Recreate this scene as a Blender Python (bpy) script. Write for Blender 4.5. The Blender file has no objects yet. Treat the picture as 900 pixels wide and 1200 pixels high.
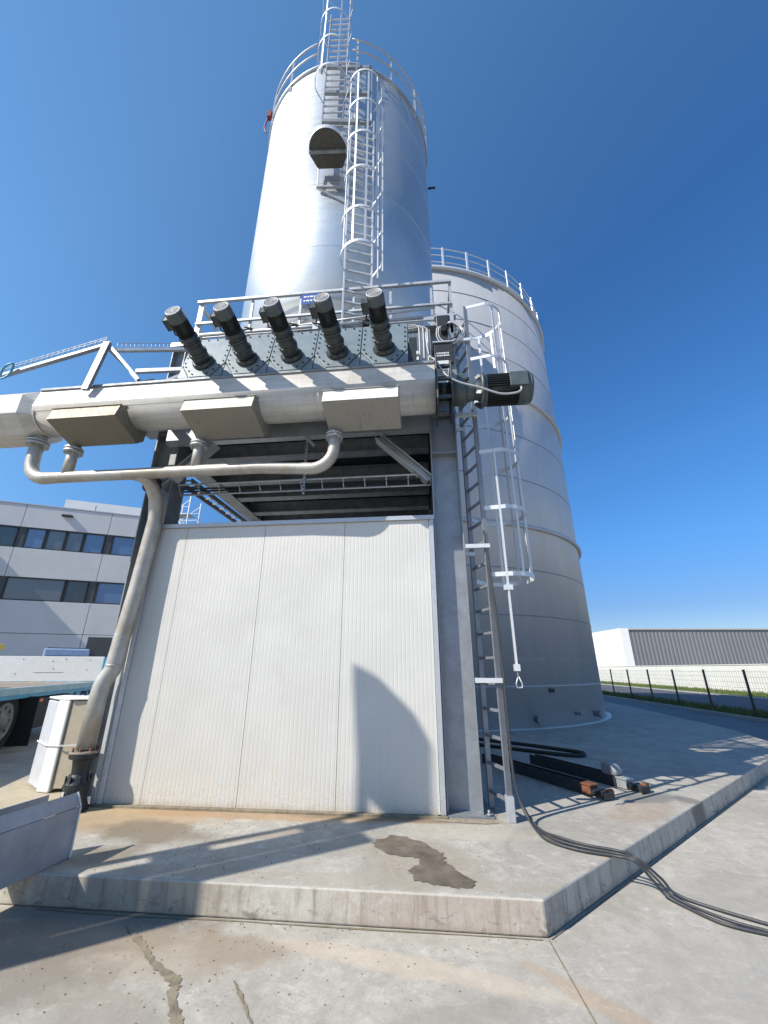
import bpy, bmesh, math, random
from mathutils import Vector, Matrix
random.seed(7)
R = math.radians
scene = bpy.context.scene
COL = scene.collection

# ------------------------------------------------------------------ camera
CAM_H = 1.65
cd = bpy.data.cameras.new('camera'); cam = bpy.data.objects.new('camera', cd); COL.objects.link(cam)
cd.sensor_fit = 'VERTICAL'; cd.sensor_height = 36.0; cd.lens = 484 / 1200 * 36.0
cd.clip_start = 0.05; cd.clip_end = 3000
cam.location = (0, 0, CAM_H); cam.rotation_euler = (R(90 + 20.82), 0, R(6))
scene.camera = cam

# ------------------------------------------------------------------ light
SUN_EL = 42.0
SUN_AZ = (-0.8, -0.6)                    # horizontal direction towards the sun
w = bpy.data.worlds.new('World'); scene.world = w; w.use_nodes = True
nt = w.node_tree; nt.nodes.clear()
sky = nt.nodes.new('ShaderNodeTexSky'); sky.sky_type = 'NISHITA'; sky.sun_disc = False
sky.sun_elevation = R(SUN_EL); sky.sun_rotation = math.atan2(SUN_AZ[0], SUN_AZ[1]) % (2 * math.pi)
sky.air_density = 1.5; sky.dust_density = 0.25; sky.ozone_density = 10.0; sky.altitude = 3000
bg = nt.nodes.new('ShaderNodeBackground'); bg.inputs[1].default_value = 0.132
out = nt.nodes.new('ShaderNodeOutputWorld')
hs = nt.nodes.new('ShaderNodeHueSaturation'); hs.inputs['Saturation'].default_value = 1.08
nt.links.new(sky.outputs[0], hs.inputs['Color'])
wtc = nt.nodes.new('ShaderNodeTexCoord'); wsp = nt.nodes.new('ShaderNodeSeparateXYZ'); nt.links.new(wtc.outputs['Generated'], wsp.inputs[0])
wr = nt.nodes.new('ShaderNodeValToRGB'); nt.links.new(wsp.outputs[2], wr.inputs[0])
wr.color_ramp.elements[0].position = 0.0; wr.color_ramp.elements[0].color = (0.85, 0.62, 0.56, 1)
wr.color_ramp.elements[1].position = 0.42; wr.color_ramp.elements[1].color = (1, 1, 1, 1)
e = wr.color_ramp.elements.new(0.12); e.color = (0.82, 0.62, 0.62, 1)
e = wr.color_ramp.elements.new(0.25); e.color = (0.92, 0.88, 0.88, 1)
wm = nt.nodes.new('ShaderNodeMix'); wm.data_type = 'RGBA'; wm.blend_type = 'MULTIPLY'; wm.inputs[0].default_value = 1.0
nt.links.new(hs.outputs[0], wm.inputs[6]); nt.links.new(wr.outputs[0], wm.inputs[7]); 
wd = nt.nodes.new('ShaderNodeVectorMath'); wd.operation = 'DOT_PRODUCT'; nt.links.new(wtc.outputs['Generated'], wd.inputs[0])
wd.inputs[1].default_value = (SUN_AZ[0] * math.cos(R(SUN_EL)), SUN_AZ[1] * math.cos(R(SUN_EL)), math.sin(R(SUN_EL)))   # paler sky towards the sun
wr2 = nt.nodes.new('ShaderNodeValToRGB'); nt.links.new(wd.outputs['Value'], wr2.inputs[0])
wr2.color_ramp.elements[0].position = 0.0; wr2.color_ramp.elements[0].color = (0.42, 0.62, 0.84, 1)
wr2.color_ramp.elements[1].position = 0.62; wr2.color_ramp.elements[1].color = (1.0, 1.0, 1.0, 1)
wg = nt.nodes.new('ShaderNodeMix'); wg.data_type = 'RGBA'; wg.blend_type = 'MULTIPLY'; wg.inputs[0].default_value = 1.0
nt.links.new(wm.outputs[2], wg.inputs[6]); nt.links.new(wr2.outputs[0], wg.inputs[7])
wk = nt.nodes.new('ShaderNodeVectorMath'); wk.operation = 'MULTIPLY'; wk.inputs[1].default_value = (2.1, 1.6, 1.2)
nt.links.new(wg.outputs[2], wk.inputs[0]); nt.links.new(wk.outputs[0], bg.inputs[0]); nt.links.new(bg.outputs[0], out.inputs[0])
sl = bpy.data.lights.new('sun', 'SUN'); sl.energy = 5.0; sl.angle = R(0.53); sl.color = (1.0, 0.93, 0.82)
so = bpy.data.objects.new('sun', sl); COL.objects.link(so)
ce = math.cos(R(SUN_EL)); se = math.sin(R(SUN_EL))
LD = Vector((-SUN_AZ[0] * ce, -SUN_AZ[1] * ce, -se))
so.rotation_euler = LD.to_track_quat('-Z', 'Y').to_euler(); so.location = (-20, -15, 25)
scene.view_settings.view_transform = 'Standard'; scene.view_settings.look = 'None'
scene.view_settings.exposure = 0.43; scene.view_settings.gamma = 1.0
scene.view_settings.use_curve_mapping = False

# ------------------------------------------------------------------ materials
class NT:
    def __init__(s, name):
        s.m = bpy.data.materials.new(name); s.m.use_nodes = True; s.t = s.m.node_tree
        s.p = s.t.nodes['Principled BSDF']; s._tc = None
    def n(s, typ, **kw):
        nd = s.t.nodes.new(typ)
        for k, v in kw.items(): setattr(nd, k, v)
        return nd
    def l(s, a, b): s.t.links.new(a, b)
    def pos(s):
        if s._tc is None: s._tc = s.n('ShaderNodeNewGeometry')
        return s._tc.outputs['Position']
    def obj(s): return s.n('ShaderNodeTexCoord').outputs['Object']
    def scaled(s, v, sc):
        mp = s.n('ShaderNodeMapping'); mp.inputs['Scale'].default_value = sc
        s.l(v, mp.inputs[0]); return mp.outputs[0]
    def noise(s, v, scale, detail=5, rough=0.6, dist=0.0):
        nd = s.n('ShaderNodeTexNoise'); nd.inputs['Scale'].default_value = scale
        nd.inputs['Detail'].default_value = detail; nd.inputs['Roughness'].default_value = rough
        nd.inputs['Distortion'].default_value = dist
        s.l(v, nd.inputs['Vector']); return nd.outputs['Fac']
    def ramp(s, f, a, b, c0=0.0, c1=1.0):
        nd = s.n('ShaderNodeMapRange'); nd.inputs[1].default_value = a; nd.inputs[2].default_value = b
        nd.inputs[3].default_value = c0; nd.inputs[4].default_value = c1; nd.clamp = True
        s.l(f, nd.inputs[0]); return nd.outputs[0]
    def math(s, op, a, b):
        nd = s.n('ShaderNodeMath', operation=op)
        for i, x in enumerate((a, b)):
            if isinstance(x, (int, float)): nd.inputs[i].default_value = x
            else: s.l(x, nd.inputs[i])
        return nd.outputs[0]
    def mix(s, f, a, b, mode='MIX'):
        nd = s.n('ShaderNodeMix', data_type='RGBA', blend_type=mode)
        for i, x in ((0, f), (6, a), (7, b)):
            if isinstance(x, (int, float)): nd.inputs[i].default_value = x
            elif isinstance(x, tuple): nd.inputs[i].default_value = (x[0], x[1], x[2], 1)
            else: s.l(x, nd.inputs[i])
        return nd.outputs[2]
    def bump(s, h, strength=0.3, dist=0.01):
        b = s.n('ShaderNodeBump'); b.inputs['Strength'].default_value = strength
        b.inputs['Distance'].default_value = dist
        s.l(h, b.inputs['Height']); s.l(b.outputs[0], s.p.inputs['Normal'])
    def col(s, c): s.l(c, s.p.inputs['Base Color'])
    def spot(s, cx, cy, rx, ry, ang=0, noise=0.35, nscale=2.5, soft=0.25, thr=1.0, p=None):
        """soft irregular patch on the ground around (cx, cy)"""
        v = p or s.pos()
        mp = s.n('ShaderNodeMapping'); mp.vector_type = 'TEXTURE'
        mp.inputs['Location'].default_value = (cx, cy, 0); mp.inputs['Rotation'].default_value = (0, 0, ang)
        mp.inputs['Scale'].default_value = (rx, ry, 1e3)
        s.l(v, mp.inputs[0])
        ln = s.n('ShaderNodeVectorMath', operation='LENGTH'); s.l(mp.outputs[0], ln.inputs[0])
        nz = s.noise(v, nscale, 6, 0.65)
        d = s.math('ADD', ln.outputs['Value'], s.math('MULTIPLY', s.math('SUBTRACT', nz, 0.5), noise * 4))
        return s.ramp(d, thr - soft, thr + soft, 1.0, 0.0)

def simple(name, c, rough=0.6, metal=0.0, var=0.12, scale=6.0, bump=0.0, spec=None, streak=0.0):
    m = NT(name); v = m.pos()
    f = m.noise(v, scale, 5, 0.65)
    dark = tuple(x * (1 - var) for x in c); lite = tuple(min(1, x * (1 + var)) for x in c)
    cc = m.mix(m.ramp(f, 0.3, 0.7), dark, lite)
    if streak:
        g = m.noise(m.scaled(v, (14, 14, 0.5)), 1.5, 5, 0.7)
        cc = m.mix(m.ramp(g, 0.45, 0.75, 0, streak), cc, tuple(x * 0.5 for x in c))
    m.col(cc)
    m.p.inputs['Roughness'].default_value = rough; m.p.inputs['Metallic'].default_value = metal
    m.l(m.ramp(m.noise(v, scale * 2.2, 4), 0.3, 0.7, rough * 0.85, min(1, rough * 1.15)), m.p.inputs['Roughness'])
    if bump: m.bump(m.noise(v, scale * 8, 4), bump, 0.005)
    if spec is not None: m.p.inputs['Specular IOR Level'].default_value = spec
    return m.m

M = {}
M['galv'] = simple('galvanised_steel', (0.42, 0.44, 0.46), 0.5, 0.55, 0.16, 9, 0.05)
M['galv_dark'] = simple('weathered_galvanised_steel', (0.24, 0.26, 0.28), 0.55, 0.4, 0.25, 5, 0.05, streak=0.3)
M['galv_mid'] = simple('spangled_galvanised_steel', (0.26, 0.28, 0.31), 0.5, 0.5, 0.13, 7, 0.05)
M['dark_steel'] = simple('dark_and_shaded_steel', (0.018, 0.02, 0.024), 0.6, 0.2, 0.2, 5)  # near black also stands in for deep shade under the floor
M['alu'] = simple('aluminium', (0.62, 0.64, 0.66), 0.45, 0.35, 0.05, 20)
M['alu_dull'] = simple('dull_aluminium', (0.44, 0.46, 0.49), 0.45, 0.4, 0.08, 20)
M['gear'] = simple('grey_green_machine_paint', (0.036, 0.046, 0.049), 0.42, 0.0, 0.22, 12, 0.05)
M['gear_lite'] = simple('motor_paint', (0.066, 0.085, 0.09), 0.42, 0.0, 0.15, 12, 0.05)
M['motor_black'] = simple('motor_fin_black', (0.02, 0.024, 0.026), 0.45, 0.0, 0.2, 12)
M['plate'] = simple('blue_grey_plate_paint', (0.17, 0.215, 0.24), 0.45, 0.1, 0.14, 5, 0.03, streak=0.15)
M['bolt'] = simple('bolt_dark', (0.02, 0.022, 0.025), 0.5, 0.5)
M['black'] = simple('black_rubber', (0.018, 0.018, 0.02), 0.6, 0, 0.3, 15)
M['conduit'] = simple('grey_conduit', (0.42, 0.43, 0.44), 0.5, 0.1)
M['white_plastic'] = simple('white_plastic', (0.75, 0.75, 0.73), 0.5, 0, 0.05, 8)
M['beige'] = simple('beige_foam', (0.50, 0.43, 0.32), 0.7, 0, 0.08, 8)
M['board_grey'] = simple('grey_translucent_board', (0.50, 0.52, 0.56), 0.45, 0, 0.08, 8)
M['van_blue'] = simple('pale_blue_van_paint', (0.30, 0.40, 0.58), 0.4)
M['rust'] = simple('rusty_steel', (0.16, 0.065, 0.035), 0.85, 0.1, 0.5, 25, 0.2)
M['beam_black'] = simple('oily_dark_beam', (0.035, 0.037, 0.042), 0.42, 0.2, 0.35, 12, 0.1)
M['cable'] = simple('cable_sheath', (0.035, 0.037, 0.042), 0.5, 0, 0.2, 20)
M['truck_blue'] = simple('blue_truck_paint', (0.05, 0.30, 0.48), 0.4, 0, 0.15, 6)
M['truck_pale'] = simple('faded_blue_frame', (0.33, 0.50, 0.58), 0.5, 0, 0.2, 6)
M['tyre'] = simple('tyre_rubber', (0.02, 0.02, 0.022), 0.75, 0, 0.2, 15)
M['rim'] = simple('wheel_rim', (0.20, 0.20, 0.20), 0.5, 0.3, 0.2, 12)
M['yellow'] = simple('yellow_paint', (0.65, 0.50, 0.02), 0.45)
M['red'] = simple('dark_red_paint', (0.16, 0.015, 0.02), 0.5)
M['orange'] = simple('orange_lamp', (0.7, 0.15, 0.02), 0.4)
M['wood'] = simple('weathered_deck_boards', (0.25, 0.21, 0.17), 0.75, 0, 0.3, 10, 0.1)
M['trough_grey'] = simple('grey_blue_sheet', (0.31, 0.32, 0.345), 0.5, 0.1, 0.2, 4, 0.03, streak=0.12)
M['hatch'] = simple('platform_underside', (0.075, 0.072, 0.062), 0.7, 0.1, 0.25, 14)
M['frame_black'] = simple('black_window_frame', (0.02, 0.022, 0.025), 0.4)
M['win_panel'] = simple('dark_spandrel', (0.045, 0.05, 0.055), 0.5)
M['sign_blue'] = simple('blue_sign', (0.02, 0.07, 0.30), 0.4)
M['sign_white'] = simple('white_lettering', (0.7, 0.72, 0.75), 0.5)
M['pale_box'] = simple('pale_grey_box', (0.62, 0.63, 0.62), 0.5, 0, 0.12, 12)
M['fence'] = simple('anthracite_fence', (0.02, 0.022, 0.025), 0.45)
M['fence_wire'] = simple('fence_wire', (0.10, 0.105, 0.11), 0.45)

def tower_mat():
    m = NT('brushed_silo_aluminium'); v = m.pos()
    br = m.noise(m.scaled(v, (0.6, 0.6, 9)), 3.0, 5, 0.6)
    big = m.noise(v, 0.8, 4, 0.6)
    c = m.mix(m.ramp(big, 0.35, 0.65), (0.54, 0.57, 0.585), (0.63, 0.655, 0.665))
    c = m.mix(m.ramp(br, 0.4, 0.7, 0, 0.12), c, (0.40, 0.42, 0.45))
    ring = m.noise(m.scaled(v, (0.05, 0.05, 0.5)), 1.3, 0, 0.5)
    c = m.mix(m.ramp(ring, 0.4, 0.6, 0, 0.25), c, (0.42, 0.45, 0.50))
    dr_ = m.noise(m.scaled(v, (5, 5, 0.16)), 2.0, 6, 0.75); c = m.mix(m.ramp(dr_, 0.52, 0.72, 0, 0.3), c, (0.42, 0.43, 0.44))
    sp = m.n('ShaderNodeSeparateXYZ'); m.l(v, sp.inputs[0])
    c = m.mix(m.ramp(sp.outputs[2], 11.10, 11.11, 0, 0.55), c, (0.46, 0.49, 0.53))
    c = m.mix(m.ramp(sp.outputs[2], 9.26, 9.25, 0, 0.2), c, (0.50, 0.53, 0.56))
    m.col(c); m.p.inputs['Metallic'].default_value = 0.86
    m.l(m.ramp(br, 0.3, 0.7, 0.42, 0.52), m.p.inputs['Roughness'])
    m.bump(big, 0.12, 0.05); return m.m
M['tower'] = tower_mat()
def tank_mat():
    m = NT('grey_tank_metal'); v = m.pos()
    br = m.noise(m.scaled(v, (1, 1, 0.12)), 2.2, 5, 0.65)
    c = m.mix(m.ramp(br, 0.35, 0.7), (0.50, 0.51, 0.525), (0.57, 0.575, 0.585))
    sp = m.n('ShaderNodeSeparateXYZ'); m.l(v, sp.inputs[0])
    ring = m.noise(m.scaled(v, (0.02, 0.02, 0.62)), 1.3, 0, 0.5)
    c = m.mix(m.ramp(ring, 0.45, 0.55, 0, 0.35), c, (0.47, 0.48, 0.50))
    low = m.ramp(sp.outputs[2], 1.2, 1.25, 1, 0)
    c = m.mix(m.math('MULTIPLY', low, 0.45), c, (0.58, 0.58, 0.575))
    scr = m.noise(m.scaled(v, (1.2, 1.2, 14)), 2.0, 3, 0.7)
    band = m.ramp(m.math('ABSOLUTE', m.math('SUBTRACT', sp.outputs[2], 1.9), 0), 0.0, 0.07, 1, 0)
    c = m.mix(m.math('MULTIPLY', band, m.ramp(scr, 0.5, 0.62)), c, (0.72, 0.71, 0.66))
    dr_ = m.noise(m.scaled(v, (2.5, 2.5, 0.10)), 2.0, 6, 0.75); c = m.mix(m.ramp(dr_, 0.55, 0.72, 0, 0.3), c, (0.42, 0.42, 0.42))
    m.col(c); m.p.inputs['Metallic'].default_value = 0.35; m.p.inputs['Roughness'].default_value = 0.5
    m.bump(m.noise(v, 0.7, 3), 0.15, 0.06); return m.m
M['tank'] = tank_mat()
def stainless():
    m = NT('stainless_trough'); v = m.pos()
    br = m.noise(m.scaled(v, (0.5, 8, 8)), 2.0, 4, 0.6)
    big = m.noise(v, 2.0, 5, 0.65)
    c = m.mix(m.ramp(br, 0.35, 0.65), (0.46, 0.452, 0.43), (0.57, 0.56, 0.54))
    c = m.mix(m.ramp(big, 0.5, 0.75, 0, 0.55), c, (0.36, 0.32, 0.25))
    drip = m.noise(m.scaled(v, (6, 1, 0.8)), 2.2, 5, 0.7); c = m.mix(m.ramp(drip, 0.55, 0.75, 0, 0.45), c, (0.30, 0.27, 0.22))
    m.col(c); m.p.inputs['Metallic'].default_value = 0.08; m.p.inputs['Roughness'].default_value = 0.5; m.p.inputs['Specular IOR Level'].default_value = 0.3
    m.bump(big, 0.06, 0.02); return m.m
M['stainless'] = stainless()
def dusty(name, base, dust, amt, streaks):
    m = NT(name); v = m.pos()
    f = m.noise(v, 22, 6, 0.8); g = m.noise(m.scaled(v, (22, 3, 1.2)), 1.4, 4, 0.7)
    c = m.mix(m.ramp(f, 0.62 - amt * 0.2, 0.60, 0, amt), base, dust)
    c = m.mix(m.ramp(g, 0.58, 0.72, 0, streaks), c, (0.10, 0.09, 0.075))
    m.col(c); m.p.inputs['Roughness'].default_value = 0.6; m.p.inputs['Metallic'].default_value = 0.0
    m.bump(f, 0.1, 0.01); return m.m
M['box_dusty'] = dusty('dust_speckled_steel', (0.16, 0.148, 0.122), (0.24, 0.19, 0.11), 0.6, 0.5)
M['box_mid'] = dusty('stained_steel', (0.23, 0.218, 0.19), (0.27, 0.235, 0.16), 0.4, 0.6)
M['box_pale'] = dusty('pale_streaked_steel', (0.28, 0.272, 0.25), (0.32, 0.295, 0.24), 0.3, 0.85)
M['box_dusty_front'] = dusty('rust_dusted_sunlit_front', (0.52, 0.46, 0.34), (0.20, 0.13, 0.05), 0.9, 0.3)  # dust speckle on a paler base: sunlight on the facet is in the colour
M['box_mid_front'] = dusty('dusted_sunlit_front', (0.60, 0.57, 0.50), (0.42, 0.34, 0.20), 0.5, 0.1)  # lighter than the box because sunlight is painted in, plus dust
M['box_pale_front'] = dusty('pale_sunlit_front', (0.66, 0.66, 0.64), (0.6, 0.58, 0.52), 0.3, 0.1)  # sunlit brightness put into the base colour
def pipe_mat():
    m = NT('galvanised_pipe_with_rust_film'); v = m.pos()
    f = m.noise(v, 5, 6, 0.7)
    c = m.mix(m.ramp(f, 0.3, 0.7), (0.38, 0.37, 0.34), (0.50, 0.485, 0.45))
    c = m.mix(m.ramp(m.noise(v, 2.3, 6, 0.72), 0.46, 0.64, 0, 0.7), c, (0.33, 0.26, 0.18))
    c = m.mix(m.ramp(m.noise(v, 28, 5, 0.75), 0.55, 0.68, 0, 0.5), c, (0.25, 0.21, 0.16))
    m.col(c); m.p.inputs['Roughness'].default_value = 0.5; m.p.inputs['Metallic'].default_value = 0.4
    return m.m
M['pipe'] = pipe_mat()
def panel_mat():
    m = NT('white_sandwich_panel'); v = m.pos()
    sp = m.n('ShaderNodeSeparateXYZ'); m.l(v, sp.inputs[0])
    f = m.noise(v, 1.6, 5, 0.6)
    c = m.mix(m.ramp(f, 0.3, 0.7), (0.52, 0.515, 0.49), (0.58, 0.575, 0.55))
    run = m.noise(m.scaled(v, (10, 10, 0.35)), 1.6, 5, 0.7)
    low = m.ramp(sp.outputs[2], 0.2, 1.7, 1, 0)
    c = m.mix(m.math('MULTIPLY', low, m.ramp(run, 0.4, 0.75, 0.1, 0.6)), c, (0.58, 0.50, 0.38))
    foot = m.ramp(m.math('ADD', sp.outputs[2], m.math('MULTIPLY', m.noise(v, 9, 5), 0.16)), 0.24, 0.36, 1, 0)
    c = m.mix(m.math('MULTIPLY', foot, 0.7), c, (0.38, 0.26, 0.15))
    spl = m.math('MULTIPLY', m.ramp(sp.outputs[2], 0.2, 0.75, 1, 0), m.ramp(m.noise(v, 45, 5, 0.75), 0.54, 0.62))
    c = m.mix(m.math('MULTIPLY', spl, 0.5), c, (0.33, 0.26, 0.18))
    sc_ = m.noise(m.scaled(v, (1, 1, 0.25)), 3.3, 7, 0.72, 0.7); c = m.mix(m.ramp(sc_, 0.58, 0.70, 0, 0.25), c, (0.46, 0.44, 0.40))
    m.col(c); m.p.inputs['Roughness'].default_value = 0.48; m.bump(m.noise(v, 1.1, 3), 0.25, 0.03); return m.m
M['panel'] = panel_mat()

def concrete(name, kind):
    m = NT(name); v = m.pos()
    big = m.noise(v, 0.55, 6, 0.6, 0.4); mid = m.noise(v, 2.6, 7, 0.68, 0.5); fine = m.noise(v, 38, 6, 0.75)
    c = m.mix(m.ramp(big, 0.32, 0.68), (0.355, 0.334, 0.293), (0.475, 0.45, 0.398))
    c = m.mix(m.ramp(mid, 0.40, 0.72, 0, 0.55), c, (0.28, 0.265, 0.24))
    c = m.mix(m.ramp(m.noise(v, 1.3, 6, 0.7, 1.2), 0.52, 0.68, 0, 0.6), c, (0.55, 0.525, 0.475))
    c = m.mix(m.ramp(m.noise(v, 9.0, 7, 0.75, 0.3), 0.42, 0.66, 0, 0.5), c, (0.235, 0.225, 0.205))
    c = m.mix(m.ramp(m.noise(m.scaled(v, (1, 1.6, 1)), 4.2, 8, 0.78, 0.8), 0.54, 0.64, 0, 0.55), c, (0.60, 0.575, 0.52))
    vo = m.n('ShaderNodeTexVoronoi'); vo.inputs['Scale'].default_value = 9; m.l(v, vo.inputs['Vector'])
    pit = m.math('MULTIPLY', m.ramp(vo.outputs['Distance'], 0.03, 0.09, 1, 0), m.ramp(m.noise(v, 1.9, 3), 0.55, 0.65))
    c = m.mix(m.math('MULTIPLY', pit, 0.6), c, (0.12, 0.10, 0.085))
    c = m.mix(m.ramp(fine, 0.35, 0.7, 0, 0.6), c, m.mix(0.55, c, (0.2, 0.185, 0.165)))
    c = m.mix(m.ramp(m.noise(v, 130, 3, 0.8), 0.56, 0.72, 0, 0.5), c, (0.15, 0.135, 0.115))
    c = m.mix(m.ramp(m.noise(m.scaled(v, (1.5, 0.8, 1)), 0.9, 9, 0.72, 1.6), 0.50, 0.66, 0, 0.5), c, (0.215, 0.20, 0.175))
    crk = m.noise(v, 1.7, 9, 0.62, 0.5)
    c = m.mix(m.ramp(m.math('ABSOLUTE', m.math('SUBTRACT', crk, 0.47), 0), 0, 0.0035, 0.55, 0), c, (0.17, 0.15, 0.125))
    if kind == 'slab':
        for (cx, cy, rx, ry, an, amt, cc) in (
            (-3.2, 4.9, 0.9, 0.5, 0.1, 0.7, (0.36, 0.24, 0.12)),
            (-2.7, 4.5, 0.55, 0.28, -0.2, 0.85, (0.17, 0.14, 0.10)),
            (-2.0, 5.05, 1.9, 0.14, 0, 0.75, (0.34, 0.22, 0.12)),
            (-0.4, 5.1, 1.0, 0.10, 0, 0.8, (0.20, 0.14, 0.09)),
            (-0.12, 4.15, 0.50, 0.40, -0.6, 0.45, (0.27, 0.22, 0.16)), (-1.6, 4.5, 0.5, 0.07, 0.5, 0.6, (0.24, 0.2, 0.16)), (1.0, 4.9, 0.3, 0.5, 0.3, 0.4, (0.24, 0.225, 0.20)), (2.2, 5.6, 0.25, 0.6, -0.8, 0.45, (0.30, 0.22, 0.15)), (2.55, 6.15, 0.38, 0.2, 0.3, 0.8, (0.16, 0.155, 0.15)), (2.95, 6.1, 0.12, 0.16, 0.6, 0.7, (0.13, 0.12, 0.11)), (0.3, 4.8, 0.6, 0.2, 0, 0.4, (0.42, 0.38, 0.30)),
            (-2.75, 3.95, 0.3, 0.2, 0.4, 0.7, (0.18, 0.15, 0.11)),
            (1.5, 4.2, 0.10, 0.45, 0.5, 0.35, (0.42, 0.28, 0.16)),
            (-0.6, 3.75, 2.6, 0.09, 0, 0.45, (0.30, 0.26, 0.2)),
            (-4.6, 5.6, 1.6, 0.9, 0, 0.55, (0.44, 0.36, 0.22))):
            c = m.mix(m.math('MULTIPLY', m.spot(cx, cy, rx, ry, an, nscale=4.5), amt), c, cc)
    else:
        for (cx, cy, rx, ry, an, amt, cc) in (
            (-2.3, 3.45, 0.75, 0.35, 0.05, 0.75, (0.15, 0.12, 0.09)),
            (-1.9, 3.2, 0.9, 0.25, 0.1, 0.5, (0.30, 0.23, 0.16)),
            (-1.3, 3.3, 0.3, 0.16, 0, 0.6, (0.22, 0.17, 0.12)),
            (-2.6, 2.9, 0.6, 0.3, 0.2, 0.65, (0.14, 0.12, 0.10)), (-1.7, 2.7, 0.6, 0.18, -0.5, 0.45, (0.2, 0.175, 0.14)), (0.1, 2.85, 0.5, 0.14, 0.3, 0.4, (0.20, 0.185, 0.16)), (2.3, 4.4, 0.5, 0.3, 0.5, 0.4, (0.22, 0.205, 0.18)), (1.1, 2.7, 0.35, 0.2, 0.3, 0.4, (0.21, 0.19, 0.165)),
            (-0.2, 3.25, 0.9, 0.09, -0.2, 0.45, (0.52, 0.42, 0.31)),
            (0.9, 3.0, 0.5, 0.07, -0.7, 0.5, (0.36, 0.24, 0.15)),
            (1.6, 3.2, 0.6, 0.5, 0.3, 0.35, (0.30, 0.285, 0.27))):
            c = m.mix(m.math('MULTIPLY', m.spot(cx, cy, rx, ry, an, nscale=5.0), amt), c, cc)
        wv = m.noise(m.scaled(v, (1, 1, 1)), 0.9, 4, 0.6, 2.0)
        rib = m.ramp(m.math('ABSOLUTE', m.math('SUBTRACT', wv, 0.5), 0), 0, 0.018, 1, 0)
        c = m.mix(0.12, c, (0.48, 0.44, 0.37))
    m.col(c); m.p.inputs['Roughness'].default_value = 0.82
    m.l(m.ramp(mid, 0.3, 0.7, 0.7, 0.9), m.p.inputs['Roughness'])
    m.bump(m.math('ADD', fine, m.math('MULTIPLY', mid, 0.7)), 0.45, 0.006); return m.m
M['slab'] = concrete('slab_concrete', 'slab')
M['yard'] = concrete('yard_concrete', 'yard')
def kerb_mat():
    m = NT('stained_slab_edge'); v = m.pos()
    st = m.noise(m.scaled(v, (9, 9, 0.8)), 1.6, 6, 0.72); f = m.noise(v, 7, 6, 0.7)
    c = m.mix(m.ramp(f, 0.3, 0.7), (0.39, 0.37, 0.325), (0.52, 0.495, 0.44))
    c = m.mix(m.ramp(st, 0.50, 0.68, 0, 0.75), c, (0.19, 0.16, 0.125))
    c = m.mix(m.math('MULTIPLY', m.spot(2.98, 6.0, 0.16, 0.3, 0, nscale=9), 0.75), c, (0.10, 0.09, 0.08))
    c = m.mix(m.math('MULTIPLY', m.spot(-2.2, 3.62, 0.8, 0.4, 0, nscale=7), 0.5), c, (0.22, 0.18, 0.13))
    c = m.mix(m.ramp(m.noise(v, 60, 4, 0.8), 0.56, 0.7, 0, 0.5), c, (0.15, 0.13, 0.11))
    sp = m.n('ShaderNodeSeparateXYZ'); m.l(v, sp.inputs[0])
    wet = m.ramp(m.math('ADD', sp.outputs[2], m.math('MULTIPLY', m.noise(v, 3.1, 5), 0.22)), 0.12, 0.17, 1, 0)
    c = m.mix(m.math('MULTIPLY', wet, 0.35), c, (0.27, 0.235, 0.18))
    c = m.mix(m.math('MULTIPLY', m.spot(0.1, 3.62, 0.7, 0.3, 0, nscale=11, noise=0.9), 0.3), c, (0.24, 0.14, 0.10))
    blot_ = m.ramp(m.noise(m.scaled(v, (1, 1, 2)), 6.5, 7, 0.7, 0.6), 0.56, 0.60); lowz = m.ramp(sp.outputs[2], 0.16, 0.02, 0, 1)
    c = m.mix(m.math('MULTIPLY', m.math('MULTIPLY', blot_, lowz), 0.7), c, (0.14, 0.125, 0.105))
    c = m.mix(m.ramp(sp.outputs[2], 0.185, 0.20, 0, 0.5), c, (0.50, 0.48, 0.44))
    m.col(c); m.p.inputs['Roughness'].default_value = 0.85; m.bump(f, 0.3, 0.008); return m.m
M['kerbface'] = kerb_mat()
M['asphalt'] = simple('asphalt', (0.085, 0.09, 0.098), 0.8, 0, 0.2, 3, 0.2)
M['asphalt_pale'] = simple('worn_asphalt', (0.15, 0.155, 0.165), 0.8, 0, 0.15, 1.2, 0.15)
M['kerbstone'] = simple('kerbstone', (0.36, 0.35, 0.33), 0.85, 0, 0.15, 4)
M['stain_wet'] = simple('wet_dirt_stain', (0.13, 0.105, 0.08), 0.55, 0, 0.45, 6, 0.1)
M['stain_dry'] = simple('dry_dirt_line', (0.20, 0.17, 0.12), 0.85, 0, 0.35, 12, 0.1)
M['grout'] = simple('grout_pad', (0.26, 0.22, 0.17), 0.9, 0, 0.3, 20, 0.3)
M['office'] = simple('pale_precast_concrete', (0.50, 0.505, 0.52), 0.75, 0, 0.05, 0.8)
M['office_white'] = simple('white_cladding', (0.72, 0.72, 0.70), 0.6, 0, 0.03, 1)
M['wall_white'] = simple('white_boundary_wall', (0.62, 0.61, 0.58), 0.8, 0, 0.07, 0.7)
def corr():
    m = NT('grey_corrugated_cladding'); v = m.pos()
    c = m.mix(m.ramp(m.noise(v, 0.1, 3), 0.3, 0.7), (0.15, 0.155, 0.165), (0.18, 0.185, 0.195))
    m.col(c); m.p.inputs['Roughness'].default_value = 0.5; return m.m
M['clad'] = corr()
def glass(name, tint, rough=0.04):
    m = NT(name); v = m.pos()
    c = m.mix(m.noise(v, 0.6, 2), tuple(x * 0.7 for x in tint), tint)
    m.col(c); m.p.inputs['Metallic'].default_value = 0.0; m.p.inputs['Roughness'].default_value = rough
    m.p.inputs['IOR'].default_value = 1.9; return m.m
M['glass_sky_tint'] = glass('window_glass_sky_reflection', (0.10, 0.17, 0.32))  # blue puts the reflected sky into the glass colour
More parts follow.
